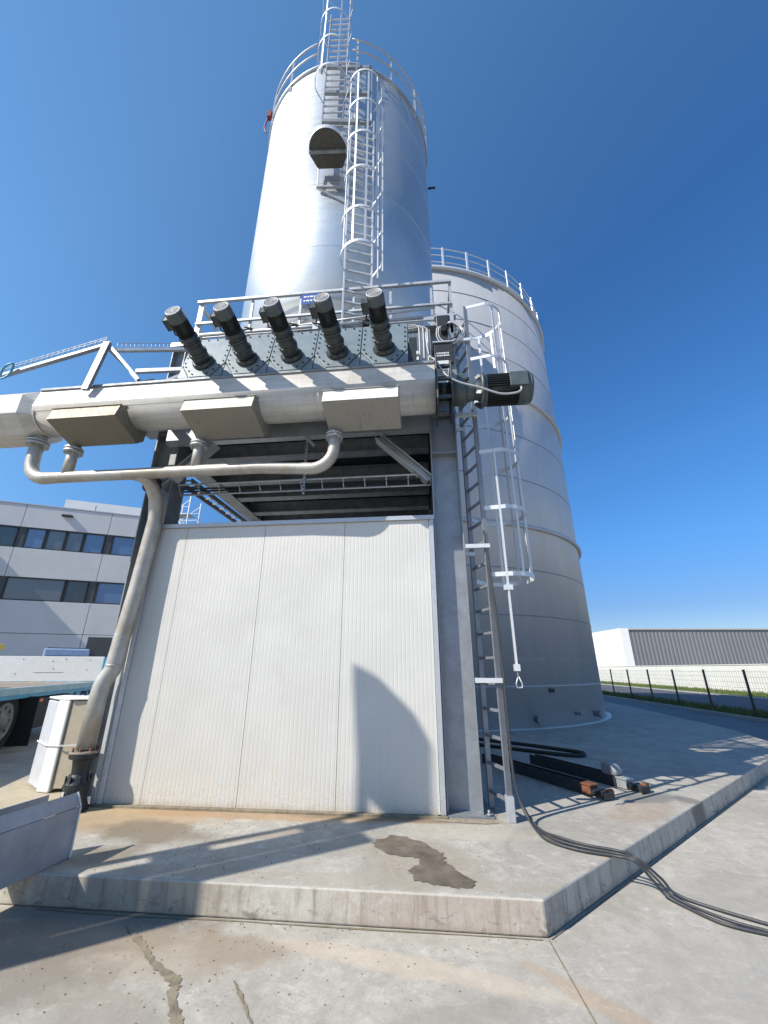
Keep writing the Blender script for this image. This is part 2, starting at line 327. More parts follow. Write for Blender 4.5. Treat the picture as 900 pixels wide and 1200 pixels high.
M['glass_grey'] = glass('window_glass_grey', (0.10, 0.115, 0.135))
M['glass_dark'] = glass('window_glass_dark', (0.02, 0.024, 0.03))
def grass_mat():
    m = NT('grass'); v = m.pos()
    c = m.mix(m.ramp(m.noise(v, 2.0, 6), 0.3, 0.7), (0.07, 0.10, 0.02), (0.13, 0.17, 0.04))
    c = m.mix(m.ramp(m.noise(v, 0.7, 4), 0.55, 0.7, 0, 0.5), c, (0.20, 0.18, 0.08))
    m.col(c); m.p.inputs['Roughness'].default_value = 0.9; return m.m
M['grass'] = grass_mat()

# ------------------------------------------------------------------ geometry helpers
class MB:
    def __init__(s): s.b = bmesh.new()
    def _f(s, vs, smooth=False):
        try: f = s.b.faces.new(vs); f.smooth = smooth
        except ValueError: pass
    def bx(s, x0, x1, y0, y1, z0, z1):
        P = [(x0, y0, z0), (x1, y0, z0), (x1, y1, z0), (x0, y1, z0), (x0, y0, z1), (x1, y0, z1), (x1, y1, z1), (x0, y1, z1)]
        v = [s.b.verts.new(p) for p in P]
        for q in ((0, 3, 2, 1), (4, 5, 6, 7), (0, 1, 5, 4), (1, 2, 6, 5), (2, 3, 7, 6), (3, 0, 4, 7)): s._f([v[i] for i in q])
        return s
    def bar(s, p, q, wd, th, up=(0, 0, 1)):
        """rectangular bar from p to q; wd across, th along 'up' side"""
        p, q = Vector(p), Vector(q); d = (q - p).normalized(); u = Vector(up)
        a = d.cross(u)
        if a.length < 1e-4: a = d.cross(Vector((0, 1, 0)))
        a.normalize(); u = a.cross(d).normalized(); a = a * wd / 2; u = u * th / 2
        v = [s.b.verts.new(x + i * a + j * u) for x in (p, q) for i, j in ((-1, -1), (1, -1), (1, 1), (-1, 1))]
        for k in ((3, 2, 1, 0), (4, 5, 6, 7), (0, 1, 5, 4), (1, 2, 6, 5), (2, 3, 7, 6), (3, 0, 4, 7)): s._f([v[i] for i in k])
        return s
    def cyl(s, p, q, r, r2=None, n=20, smooth=True, caps=True):
        p, q = Vector(p), Vector(q); r2 = r if r2 is None else r2
        d = (q - p).normalized(); a = d.orthogonal().normalized(); b = d.cross(a)
        A, B = [], []
        for i in range(n):
            t = 2 * math.pi * (i + .5) / n; o = a * math.cos(t) + b * math.sin(t)
            A.append(s.b.verts.new(p + o * r)); B.append(s.b.verts.new(q + o * r2))
        for i in range(n): s._f([A[i], A[(i + 1) % n], B[(i + 1) % n], B[i]], smooth)
        if caps: s._f(A[::-1]); s._f(B)
        return s
    def tube(s, pts, r, n=10, caps=True):
        pts = [Vector(p) for p in pts]; rings = []; prev = None
        for i, p in enumerate(pts):
            d = (pts[min(i + 1, len(pts) - 1)] - pts[max(i - 1, 0)]).normalized()
            a = d.orthogonal().normalized() if prev is None else (prev - d * prev.dot(d)).normalized()
            prev = a; b = d.cross(a)
            rr = r[i] if isinstance(r, (list, tuple)) else r
            rings.append([s.b.verts.new(p + (a * math.cos(2 * math.pi * k / n) + b * math.sin(2 * math.pi * k / n)) * rr) for k in range(n)])
        for A, B in zip(rings, rings[1:]):
            for k in range(n): s._f([A[k], A[(k + 1) % n], B[(k + 1) % n], B[k]], True)
        if caps: s._f(rings[0][::-1]); s._f(rings[-1])
        return s
    def strip(s, pts, h, t, closed=False):
        """flat bar on edge following a path in a horizontal plane"""
        pts = [Vector(p) for p in pts]; sec = []; n = len(pts)
        for i, p in enumerate(pts):
            if closed: d = pts[(i + 1) % n] - pts[i - 1]
            else: d = pts[min(i + 1, n - 1)] - pts[max(i - 1, 0)]
            a = Vector((d.y, -d.x, 0)).normalized() * t / 2; u = Vector((0, 0, h / 2))
            sec.append([s.b.verts.new(p + x) for x in (-a - u, a - u, a + u, -a + u)])
        for i in range(n if closed else n - 1):
            A, B = sec[i], sec[(i + 1) % n]
            for k in range(4): s._f([A[k], A[(k + 1) % 4], B[(k + 1) % 4], B[k]])
        if not closed: s._f(sec[0][::-1]); s._f(sec[-1])
        return s
    def prism(s, poly, axis, a, b, smooth=False):
        """extrude a 2D polygon along axis from a to b; poly coords are the other two axes in order"""
        def mk(p, t):
            return (t, p[0], p[1]) if axis == 'x' else (p[0], t, p[1]) if axis == 'y' else (p[0], p[1], t)
        A = [s.b.verts.new(mk(p, a)) for p in poly]; B = [s.b.verts.new(mk(p, b)) for p in poly]; n = len(poly)
        for i in range(n): s._f([A[i], A[(i + 1) % n], B[(i + 1) % n], B[i]], smooth)
        s._f(A[::-1]); s._f(B)
        return s
    def lathe(s, prof, c=(0, 0, 0), n=32, smooth=True):
        """profile of (radius, z) round the vertical through c"""
        rings = []
        for r, z in prof:
            rings.append([s.b.verts.new((c[0] + r * math.cos(2 * math.pi * k / n), c[1] + r * math.sin(2 * math.pi * k / n), c[2] + z)) for k in range(n)])
        for A, B in zip(rings, rings[1:]):
            for k in range(n): s._f([A[k], A[(k + 1) % n], B[(k + 1) % n], B[k]], smooth)
        s._f(rings[0][::-1]); s._f(rings[-1])
        return s
    def poly(s, pts):
        s._f([s.b.verts.new(p) for p in pts]); return s
    def ico(s, c, r, sc=(1, 1, 1)):
        m = Matrix.Translation(c) @ Matrix.Diagonal((r * sc[0], r * sc[1], r * sc[2], 1))
        g = bmesh.ops.create_icosphere(s.b, subdivisions=2, radius=1, matrix=m)
        for v in g['verts']:
            for f in v.link_faces: f.smooth = True
        return s
    def xf(s, m):
        bmesh.ops.transform(s.b, matrix=m, verts=s.b.verts[:]); return s
    def build(s, name, mat, parent=None, bevel=0.0, offset=None, seg=2):
        bmesh.ops.recalc_face_normals(s.b, faces=s.b.faces[:])
        off = Vector(offset) if offset is not None else (root_loc(parent) if parent else Vector((0, 0, 0)))
        if off.length: bmesh.ops.translate(s.b, vec=-off, verts=s.b.verts[:])
        me = bpy.data.meshes.new(name); s.b.to_mesh(me); s.b.free()
        me.materials.append(mat)
        o = bpy.data.objects.new(name, me); COL.objects.link(o)
        if parent: o.parent = parent
        elif offset is not None: o.location = off
        if bevel:
            md = o.modifiers.new('bevel', 'BEVEL'); md.width = bevel; md.segments = seg; md.limit_method = 'ANGLE'; md.angle_limit = R(35)
        return o
def root_loc(o):
    v = Vector((0, 0, 0))
    while o: v = v + o.location; o = o.parent
    return v
def tag(o, label=None, cat=None, group=None, kind=None):
    if label: o['label'] = label
    if cat: o['category'] = cat
    if group: o['group'] = group
    if kind: o['kind'] = kind
    return o
def thing(name, label, cat, loc, group=None):
    o = bpy.data.objects.new(name, None); COL.objects.link(o); o.location = loc; o.empty_display_size = 0.2
    return tag(o, label, cat, group)
def struct(name, mb, mat, bevel=0.0):
    o = mb.build(name, mat, bevel=bevel); o['kind'] = 'structure'; return o
def smoothpath(pts, n=8):
    """Catmull-Rom through points"""
    P = [Vector(p) for p in pts]; P = [2 * P[0] - P[1]] + P + [2 * P[-1] - P[-2]]; o = []
    for i in range(1, len(P) - 2):
        for k in range(n):
            t = k / n; a, b, c, d = P[i - 1:i + 3]
            o.append(0.5 * ((2 * b) + (c - a) * t + (2 * a - 5 * b + 4 * c - d) * t * t + (3 * b - a - 3 * c + d) * t ** 3))
    o.append(P[-2]); return o
def copy_tree(o, parent=None):
    c = o.copy(); COL.objects.link(c)
    if parent: c.parent = parent
    for ch in list(o.children): copy_tree(ch, c)
    return c

# ------------------------------------------------------------------ the setting
SH = 0.205
g = MB(); g.poly([(-900, -900, 0), (900, -900, 0), (900, 900, 0), (-900, 900, 0)]); struct('ground', g, M['yard'])
poly = [(0.70, 3.61), (2.9, 5.88), (5.2, 8.25), (6.9, 10.0), (7.6, 12.6), (8.2, 20), (8.4, 45), (-60, 45), (-60, 3.61)]
g = MB(); g.prism([(p[0], p[1]) for p in poly], 'z', 0.002, SH)
slab = struct('concrete_slab', g, M['slab'], bevel=0.012)
slab.data.materials.append(M['kerbface'])
for f in slab.data.polygons:
    if abs(f.normal.z) < 0.5: f.material_index = 1
g = MB(); g.poly([(8.3, 10.5, 0.004), (10.9, 5.0, 0.004), (10.9, 120, 0.004), (8.3, 120, 0.004)]); struct('road', g, M['asphalt_pale'])
g = MB(); g.bx(10.9, 11.02, -20, 160, 0, 0.11); struct('kerb', g, M['kerbstone'], 0.01)
g = MB(); g.poly([(12.6, -60, 0.008), (19.2, -60, 0.008), (19.2, 260, 0.008), (12.6, 260, 0.008)]); struct('road', g, M['asphalt'])
g = MB(); g.bx(19.2, 19.7, -60, 260, 0, 0.06); struct('kerb', g, M['kerbstone'])

def grass_strip(x0, x1, y0, y1, n, hmin, hmax, label):
    b = MB(); b.poly([(x0, y0, 0.012), (x1, y0, 0.012), (x1, y1, 0.012), (x0, y1, 0.012)])
    for i in range(n):
        x = random.uniform(x0, x1); y = y0 + (y1 - y0) * random.random() ** 1.6; a = random.uniform(0, 6.28)
        h = random.uniform(hmin, hmax); wd = h * 0.16; dx, dy = math.cos(a) * wd, math.sin(a) * wd
        lx, ly = random.uniform(-.4, .4) * h, random.uniform(-.4, .4) * h
        b.poly([(x - dx, y - dy, 0.01), (x + dx, y + dy, 0.01), (x + lx, y + ly, 0.01 + h)])
    o = b.build('grass', M['grass']); tag(o, label, 'grass', kind='stuff')
grass_strip(11.04, 12.5, 8, 60, 16000, 0.08, 0.28, 'rough green grass growing along the foot of the dark fence')
grass_strip(19.75, 24.1, 15, 110, 14000, 0.06, 0.22, 'green grass verge in front of the long white wall')

# ------------------------------------------------------------------ fence
fn = thing('wire_fence', 'dark wire mesh fence with slim posts along the road edge', 'fence', (11.2, 22, 0.0))
for k in range(14):
    y = 12.45 + k * 2.37
    p = MB(); p.bx(11.17, 11.23, y - 0.03, y + 0.03, 0, 1.62); p.bx(11.162, 11.238, y - .038, y + .038, 1.62, 1.635); p.build('post', M['fence'], fn)
    if k < 13:
        b = MB()
        for i in range(9):
            z = 0.12 + i * 0.18
            b.bar((11.245, y + .03, z), (11.245, y + 2.34, z), 0.006, 0.006)
        for i in range(18):
            b.bar((11.252, y + 0.1 + i * 0.13, 0.08), (11.252, y + 0.1 + i * 0.13, 1.6), 0.004, 0.004)
        b.build('mesh_panel', M['fence_wire'], fn)

# boundary wall across the road
bw = thing('boundary_wall', 'long low white concrete wall behind the grass verge', 'wall', (24.3, 60, 0))
b = MB()
for k in range(24): b.bx(24.2, 24.4, 0 + k * 6.0, 5.985 + k * 6.0, 0, 1.95)
b.build('wall_panel', M['wall_white'], bw)
b = MB(); b.bx(24.16, 24.44, 0, 144, 1.95, 2.01); b.build('coping', M['wall_white'], bw)

# far warehouse
Rv = Vector((math.cos(R(6)), math.sin(R(6)), 0)); Nv = Vector((-Rv.y, Rv.x, 0))
def far(u, n, z, D=78.0):      # metric position: u along the facade, n behind it
    o = Nv * D + Rv * u; return (o.x + Nv.x * n, o.y + Nv.y * n, z)
wh = thing('warehouse', 'long dark grey corrugated warehouse with a pale gable end panel beyond the wall', 'building', far(80, 10, 0))
b = MB(); pts = []
x = 44.5; prof = []
while x < 150:
    prof += [(x, 0.0), (x + 0.32, 0.0), (x + 0.40, 0.07), (x + 0.62, 0.07)]; x += 0.70
A = [b.b.verts.new(far(u, n, 1.0)) for u, n in prof]; B2 = [b.b.verts.new(far(u, n, 8.35)) for u, n in prof]
for i in range(len(prof) - 1): b._f([A[i], A[i + 1], B2[i + 1], B2[i]])
b.build('front_cladding', M['clad'], wh)
b = MB()
for a, c2, n0, n1, z0, z1 in ((42.9, 44.45, -0.1, 30, 0, 8.6),):
    P = [far(a, n0, z0), far(c2, n0, z0), far(c2, n1, z0), far(a, n1, z0), far(a, n0, z1), far(c2, n0, z1), far(c2, n1, z1), far(a, n1, z1)]
    v = [b.b.verts.new(p) for p in P]
    for q in ((0, 3, 2, 1), (4, 5, 6, 7), (0, 1, 5, 4), (1, 2, 6, 5), (2, 3, 7, 6), (3, 0, 4, 7)): b._f([v[i] for i in q])
b.build('gable_panel', M['office_white'], wh)
b = MB(); P0 = far(44.46, -0.06, 8.44); P1 = far(150, -0.06, 8.44); b.bar(P0, P1, 0.25, 0.22); b.build('roof_trim', M['kerbstone'], wh)
b = MB()
P = [far(44.5, 0.3, 0), far(150, 0.3, 0), far(150, 40, 0), far(44.5, 40, 0), far(44.5, 0.3, 8.3), far(150, 0.3, 8.3), far(150, 40, 8.3), far(44.5, 40, 8.3)]
v = [b.b.verts.new(p) for p in P]
for q in ((0, 3, 2, 1), (4, 5, 6, 7), (0, 1, 5, 4), (1, 2, 6, 5), (2, 3, 7, 6), (3, 0, 4, 7)): b._f([v[i] for i in q])
b.build('hall_body', M['clad'], wh)

# ------------------------------------------------------------------ office building on the left
of = thing('office_building', 'pale grey office block with dark ribbon windows behind the trailer', 'building', (-25.2, 24.29, 0))
of.rotation_euler.z = math.atan2(0.459, 0.889)
def ob(name, mb, mat, parent=of, bevel=0): return mb.build(name, mat, parent, bevel, offset=(0, 0, 0))
S0, S1 = -26, 5.3
def slabs(z0, z1, name='wall_panel'):
    b = MB(); s = S0
    joints = [-26, -21.86, -16.86, -11.86, -6.86, -1.86, 3.15, 5.3]
    for a, c2 in zip(joints, joints[1:]): b.bx(a + .015, c2 - .015, 0.0, 0.25, z0, z1)
    ob(name, b, M['office'], bevel=0.01)
slabs(10.56, 12.12); slabs(7.22, 9.12); slabs(3.75, 5.74); slabs(0.2, 3.72)
b = MB(); b.bx(S0, S1, 0.30, 16, 0, 12.0); ob('building_core', b, M['win_panel'])
b = MB(); b.bx(S0 - .05, S1 + .05, -0.04, 16.1, 12.13, 12.2); ob('roof_edge', b, M['galv'])
b = MB(); b.bx(-1.5, 5.0, 5, 13, 12.2, 14.5); ob('roof_plant_room', b, M['office_white'])
for s in (0.9, 4.2):
    b = MB(); b.cyl((s, 4, 12.2), (s, 4, 13.9), 0.05, n=8); ob('roof_mast', b, M['galv_dark'])
b = MB(); b.bx(0.25, 0.85, -0.25, 0.0, 11.52, 11.64); ob('wall_lamp', b, M['black'])
def window(s0, s1, z0, z1, glassm, strips=0):
    f = MB(); t = 0.07
    f.bx(s0, s1, 0.06, 0.22, z0, z0 + t).bx(s0, s1, 0.06, 0.22, z1 - t, z1).bx(s0, s0 + t, 0.06, 0.22, z0 + t, z1 - t).bx(s1 - t, s1, 0.06, 0.22, z0 + t, z1 - t)
    fo = ob('window', f, M['frame_black'])
    p = MB(); p.bx(s0 + t, s1 - t, 0.14, 0.16, z0 + t, z1 - t); ob('pane', p, glassm, fo)
for k in range(-5, 1):
    o = k * 5.0; z0, z1 = 9.13, 10.55
    gl = M['glass_sky_tint'] if k in (0, -2) else M['glass_dark']
    if o + 4.6 > S0:
        window(o - 1.5, o - .38, z0, z1, gl); window(o - .34, o + .75, z0, z1, M['glass_grey'])
        window(o + .78, o + 1.78, z0, z1, M['glass_grey']); window(o + 1.82, o + 3.05, z0, z1, gl)
        b = MB(); b.bx(o + 3.08, o + 3.47, 0.1, 0.22, z0, z1); ob('spandrel', b, M['win_panel'])
    z0, z1 = 5.75, 7.21
    if o + 4.6 > S0:
        window(o - 1.75, o + 1.45, z0, z1, M['glass_grey']); window(o + 1.5, o + 2.75, z0, z1, M['glass_dark'])
        b = MB(); b.bx(o + 2.78, o + 3.22, 0.1, 0.22, z0, z1); ob('spandrel', b, M['win_panel'])
window(3.5, 5.2, 9.13, 10.55, M['glass_sky_tint']); window(3.26, 5.2, 5.75, 7.21, M['glass_sky_tint'])
b = MB(); b.bx(3.5, 5.2, -0.03, 0.0, 0.2, 3.6); ob('door', b, M['win_panel'])
b = MB(); b.bx(-20, -6.4, -3.2, 0.0, 0, 12.12); ob('shadow_wing', b, M['office'])  # added wing out of view, casts the slanting shadow on the facade

# lattice stair tower far behind the columns
lt = thing('lattice_mast', 'pale lattice steel stair tower far behind the left column', 'tower', (-19.6, 30, 0.2))
b = MB(); x0, x1, y0, y1, zt = -20.6, -19.0, 29.4, 31.0, 14.9
for x in (x0, x1):
    for y in (y0, y1): b.bar((x, y, .2), (x, y, zt), .08, .08)
b.build('upright', M['galv'], lt)
b = MB(); z = 0.2; k = 0
while z < zt - 1.2:
    for y in (y0, y1):
        b.bar((x0, y, z), (x1, y, z), .05, .05); b.bar((x0 if k % 2 else x1, y, z), (x1 if k % 2 else x0, y, z + 1.2), .05, .05)
        b.bar((x0, y, z + .6), (x1, y, z + .6), .03, .03)
    for x in (x0, x1): b.bar((x, y0, z), (x, y1, z), .05, .05)
    b.bx(x0 + .1, x1 - .1, y0 + .1, y1 - .5, z, z + .05)
    z += 1.2; k += 1
b.build('bracing', M['galv'], lt)

# ------------------------------------------------------------------ big storage tank
TC = (-0.30, 17.95); TR = 6.38; TH = 16.1
tk = thing('storage_tank', 'wide grey cylindrical steel tank standing behind the tall silo', 'tank', (TC[0], TC[1], SH))
b = MB(); b.lathe([(TR, 0.0), (TR, TH - SH)], (TC[0], TC[1], SH), 128); b.build('shell', M['tank'], tk)
b = MB(); b.lathe([(TR + .03, 0), (TR + .16, 0), (TR + .16, .03), (TR + .03, .03)], (TC[0], TC[1], SH), 128); b.build('base_ring', M['tank'], tk)
for z, t, h in ((5.72, .11, .10), (10.65, .11, .10), (TH - .12, .10, .14)):
    b = MB(); b.lathe([(TR - .01, z), (TR + t, z), (TR + t, z + h), (TR - .01, z + h)], (TC[0], TC[1], 0), 128); b.build('stiffener_ring', M['tank'], tk)
for z in (1.2, 3.05, 4.4, 7.4, 9.05, 12.3, 13.6, 14.9):
    b = MB(); b.lathe([(TR - .01, z), (TR + .008, z + .004), (TR + .008, z + .03), (TR - .01, z + .034)], (TC[0], TC[1], 0), 128); b.build('seam', M['galv_dark'] if z > 2 else M['tank'], tk)
gr = MB().build('guardrail', M['alu'], tk)
for i in range(40):
    a = 2 * math.pi * i / 40 + .06; x = TC[0] + TR * math.cos(a); y = TC[1] + TR * math.sin(a)
    b = MB(); b.bar((x, y, TH - .15), (x, y, TH + 1.1), 0.07, 0.05, (math.cos(a), math.sin(a), 0)); b.build('post', M['alu'], gr)
for dz in (0.35, 0.72, 1.08):
    b = MB(); b.strip([(TC[0] + (TR - .03) * math.cos(2 * math.pi * i / 96), TC[1] + (TR - .03) * math.sin(2 * math.pi * i / 96), TH + dz) for i in range(96)], .035, .03, True)
    b.build('rail', M['alu_dull'], gr)
for ang in (-62, -37.5, -48):
    a = R(ang); c, s_ = math.cos(a), math.sin(a); z = 0.42 if ang != -48 else 0.5
    b = MB(); rr = .07 if ang != -48 else .035
    b.cyl((TC[0] + TR * c, TC[1] + TR * s_, z), (TC[0] + (TR + .18) * c, TC[1] + (TR + .18) * s_, z), rr)
    b.cyl((TC[0] + (TR + .14) * c, TC[1] + (TR + .14) * s_, z), (TC[0] + (TR + .19) * c, TC[1] + (TR + .19) * s_, z), rr * 1.6)
    b.build('drain_nozzle', M['galv_dark'], tk)
a = R(-57); b = MB(); b.bar((TC[0] + (TR + .01) * math.cos(a), TC[1] + (TR + .01) * math.sin(a), 1.1), (TC[0] + (TR + .01) * math.cos(a + .03), TC[1] + (TR + .01) * math.sin(a + .03), 1.1), .03, .1); b.build('name_plate', M['black'], tk)

# ------------------------------------------------------------------ tall silo
SC = (-1.86, 7.71); SR = 2.27; STOP = 15.65
sg = thing('silo', 'tall brushed metal silo rising above the steel frame', 'silo', (SC[0], SC[1], 5.35))
b = MB(); b.lathe([(SR, 5.35), (SR, STOP)], (SC[0], SC[1], 0), 128); b.build('shell', M['tower'], sg)
b = MB(); b.lathe([(SR + .05, STOP - .1), (SR + .05, STOP - .04), (SR - .6, STOP + .25), (0.02, STOP + .45)], (SC[0], SC[1], 0), 96); b.build('roof', M['tower'], sg)
for z in (7.4, 9.25, 11.1, 12.95, 14.4):
    b = MB(); b.lathe([(SR - .01, z), (SR + .003, z + .002), (SR + .003, z + .010), (SR - .01, z + .012)], (SC[0], SC[1], 0), 128); b.build('seam', M['tower'], sg)
gr = MB().build('guardrail', M['galv'], sg)
def P(ang, r, z): a = R(ang); return (SC[0] + r * math.sin(a), SC[1] - r * math.cos(a), z)
for i in range(16):
    an = -52 + i * 22.5
    if -4 < an < 12: continue
    b = MB(); b.bar(P(an, SR + .03, STOP - .35), P(an, SR + .03, STOP + 1.05), .05, .012, P(an + 90, 1, 0)); b.build('post', M['galv'], gr)
for dz in (0.55, 1.05):
    b = MB(); b.tube([P(12 + i * (340 / 90), SR + .03, STOP + dz) for i in range(91)], .022, 8); b.build('rail', M['galv'], gr)

def ladder(parent, c, out, z0, z1, hw=0.24, mat=None, rungstep=0.25):
    """c = ladder centre (x, y), out = outward unit direction"""
    mat = mat or M['alu']; o = Vector((out[0], out[1], 0)).normalized(); t = Vector((-o.y, o.x, 0)); C0 = Vector((c[0], c[1], 0))
    L = bpy.data.objects.new('ladder', None)
    b = MB(); 
    la = None
    for s in (-1, 1):
        b = MB(); p = C0 + t * hw * s; b.bar(p + Vector((0, 0, z0)), p + Vector((0, 0, z1)), .026, .062, o)
        ob_ = b.build('stile', mat, parent)
    z = z0 + .15
    while z < z1 - .05:
        b = MB(); b.bar(C0 + t * (hw - .014) + Vector((0, 0, z)), C0 - t * (hw - .014) + Vector((0, 0, z)), .03, .03); b.build('rung', mat, parent); z += rungstep
    bpy.data.objects.remove(L)
def cage(parent, c, out, z0, z1, hoops, hw=0.24, rad=0.36, off=0.30, bars=(-72, -36, 0, 36, 72), mat=None, bw=.045):
    mat = mat or M['alu']; o = Vector((out[0], out[1], 0)).normalized(); t = Vector((-o.y, o.x, 0)); C0 = Vector((c[0], c[1], 0))
    for z in hoops:
        pts = [C0 + t * hw] + [C0 + o * (off + rad * math.cos(R(a))) + t * rad * math.sin(R(a)) for a in range(100, -101, -10)] + [C0 - t * hw]
        b = MB(); b.strip([p + Vector((0, 0, z)) for p in pts], .055, .008); b.build('hoop', mat, parent)
    for a in bars:
        p = C0 + o * (off + (rad - .012) * math.cos(R(a))) + t * (rad - .012) * math.sin(R(a)); n = o * math.cos(R(a)) + t * math.sin(R(a))
        b = MB(); b.bar(p + Vector((0, 0, z0)), p + Vector((0, 0, z1)), bw, .008, n); b.build('cage_bar', mat, parent)

# lower and upper access ladders on the silo: each a part group under the silo
def sub(name, parent, mat):
    return MB().build(name, mat, parent)
la = 19.4; lo = (math.sin(R(la)), -math.cos(R(la)))
lad = sub('lower_ladder', sg, M['alu']); cc = P(la, SR + .22, 0)
ladder(lad, cc[:2], lo, 6.95, 13.0, .25)
cage(lad, cc[:2], lo, 8.3, 13.4, [8.3, 9.15, 10.25, 11.3, 12.35, 13.4], .25, bw=.035)
for s in (-1, 1):      # thin hand rails beside the ladder
    p = Vector(P(la, SR + .2, 0)) + Vector((-lo[1], lo[0], 0)) * (.36 * 1)
b = MB(); tt = Vector((-lo[1], lo[0], 0)); p = Vector(cc) + tt * 0.36; p.z = 0
b.bar(p + Vector((0, 0, 8.3)), p + Vector((0, 0, 14.2)), .025, .025); b.bar(p + tt * .09 + Vector((0, 0, 8.5)), p + tt * .09 + Vector((0, 0, 13.6)), .025, .025)
b.build('side_rail', M['alu'], lad)
ua = 4.2; uo = (math.sin(R(ua)), -math.cos(R(ua)))
lad2 = sub('upper_ladder', sg, M['alu_dull']); uc = P(ua, SR + .22, 0)
ladder(lad2, uc[:2], uo, 11.45, 17.3, .23, M['alu_dull'])
cage(lad2, uc[:2], uo, 13.4, 18.0, [13.45, 14.6, 15.75, 16.9, 17.9], .23, bars=(-72, -30, 30, 72), bw=.035)
for z in (12.55, 13.62, 14.65):
    b = MB(); a_ = Vector(P(0, SR + .34, z)); c_ = Vector(P(22.5, SR + .42, z)); b.bar(a_, c_, .06, .10); b.build('crossover_beam', M['galv_dark'], sg)
for an_, z0_ in ((15, 12.5), (22.5, 12.5)):
    b = MB(); q_ = P(an_, SR + .42, 0); b.bar((q_[0], q_[1], z0_), (q_[0], q_[1], 14.65), .03, .03); b.build('crossover_post', M['alu'], sg)
# round landing platform under the upper ladder
pc = Vector(P(ua, SR + .50, 11.42)); t3 = Vector((-uo[1], uo[0], 0)); o3 = Vector((uo[0], uo[1], 0))
outline = [pc - o3 * .42 - t3 * .26] + [pc - o3 * .12 + (t3 * math.sin(R(a)) * .38 + o3 * math.cos(R(a)) * .40) for a in range(-100, 101, 10)] + [pc - o3 * .42 + t3 * .26]
b = MB(); lo_ = [b.b.verts.new(p) for p in outline]; up_ = [b.b.verts.new(p + Vector((0, 0, .05))) for p in outline]
b._f(lo_[::-1]); b._f(up_)
for i in range(len(lo_)): b._f([lo_[i], lo_[(i + 1) % len(lo_)], up_[(i + 1) % len(lo_)], up_[i]])
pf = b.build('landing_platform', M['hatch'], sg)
b = MB(); b.bar(pc - t3 * .385 - o3 * .10 + Vector((0, 0, -.03)), pc + t3 * .385 - o3 * .10 + Vector((0, 0, -.03)), .05, .05); b.build('stiffener', M['galv_dark'], pf)
b = MB(); b.strip([p + Vector((0, 0, .05)) for p in outline[1:-1]], .1, .01); b.build('kick_edge', M['alu'], pf)
for s in (-1, 1):
    b = MB(); b.bar(pc - o3 * .40 + t3 * .25 * s + Vector((0, 0, -.01)), pc - o3 * .44 + t3 * .24 * s + Vector((0, 0, -.55)), .03, .03); b.build('hanger', M['alu_dull'], pf)
b = MB(); b.bar(pc - o3 * .44 - t3 * .26 + Vector((0, 0, -.55)), pc - o3 * .44 + t3 * .5 + Vector((0, 0, -.55)), .05, .05); b.bar(pc - o3 * .44 - t3 * .26 + Vector((0, 0, -.57)), pc - o3 * .5 + t3 * .4 + Vector((0, 0, -1.0)), .03, .03); b.build('lower_bracket', M['galv'], pf)
# roof equipment
b = MB(); q = P(8, SR - .9, STOP + .2); b.bx(q[0] - .35, q[0] + .35, q[1] - .1, q[1] + .6, STOP, STOP + .85); b.build('roof_housing', M['dark_steel'], sg)
b = MB(); q = P(-57, SR + .1, STOP + .1); b.bx(q[0] - .06, q[0] + .06, q[1] - .06, q[1] + .06, STOP + .2, STOP + .45); q2 = P(-57, SR + .12, STOP - .7); b.tube(smoothpath([(q[0] - .05, q[1], STOP + .2), (q[0] - .1, q[1], STOP - .2), (q2[0], q2[1], STOP - .5)], 5), .02, 6)
b.build('level_sensor', M['red'], sg)
b = MB(); q = P(88, SR + .02, STOP - 1.5); b.cyl(q, (q[0] + .2, q[1], q[2]), .03, n=10); b.build('outlet_stub', M['black'], sg)

# ------------------------------------------------------------------ steel support frame
fr = thing('steel_frame', 'galvanised steel support frame of four columns carrying the silo', 'steel frame', (-1.9, 7.4, SH))
def column(x0, x1, y0, y1, z0, z1, mat):
    b = MB(); t = .016; ym = y0 + .13
    b.bx(x0, x0 + t, y0, y1, z0, z1).bx(x1 - t, x1, y0, y1, z0, z1).bx(x0 + t, x1 - t, ym, ym + .012, z0, z1)
    for z in (z1 - .02, z1 - .68):
        b.bx(x0 + t, x1 - t, y0 + .01, ym, z - .016, z)
    o = b.build('column', mat, fr)
    b = MB(); b.bx(x0 - .10, x1 + .10, y0 - .08, y1 + .08, z0 - .0, z0 + .02)
    for sx in (x0 - .05, x1 + .05):
        for sy in (y0 - .04, y1 + .04): b.cyl((sx, sy, z0 + .02), (sx, sy, z0 + .075), .014, n=8); b.cyl((sx, sy, z0 + .02), (sx, sy, z0 + .045), .025, n=6)
    b.build('base_plate', M['galv_dark'], o)
for x0, x1, y0, y1 in ((0.12, 0.50, 5.24, 5.58), (-4.22, -3.82, 5.36, 5.70), (0.12, 0.50, 9.4, 9.74), (-4.36, -3.98, 9.4, 9.74)):
    column(x0, x1, y0, y1, SH, 5.22, M['galv_mid'] if (x0 > 0) else M['galv_dark'])
def ibeam_x(x0, x1, y, w_, z0, z1, mat, name='beam'):
    b = MB(); b.bx(x0, x1, y - w_ / 2, y + w_ / 2, z0, z0 + .02).bx(x0, x1, y - w_ / 2, y + w_ / 2, z1 - .02, z1).bx(x0, x1, y - .006, y + .006, z0 + .02, z1 - .02)
    b.build(name, mat, fr)
ibeam_x(-4.5, .52, 5.41, .30, 5.222, 5.52, M['galv_dark'])
ibeam_x(-4.5, .52, 9.57, .30, 5.222, 5.52, M['galv_dark'])
for y in (5.95, 6.9, 7.65, 8.5, 9.15): ibeam_x(-4.0, .1, y, .20, 4.96, 5.2, M['galv_dark'])
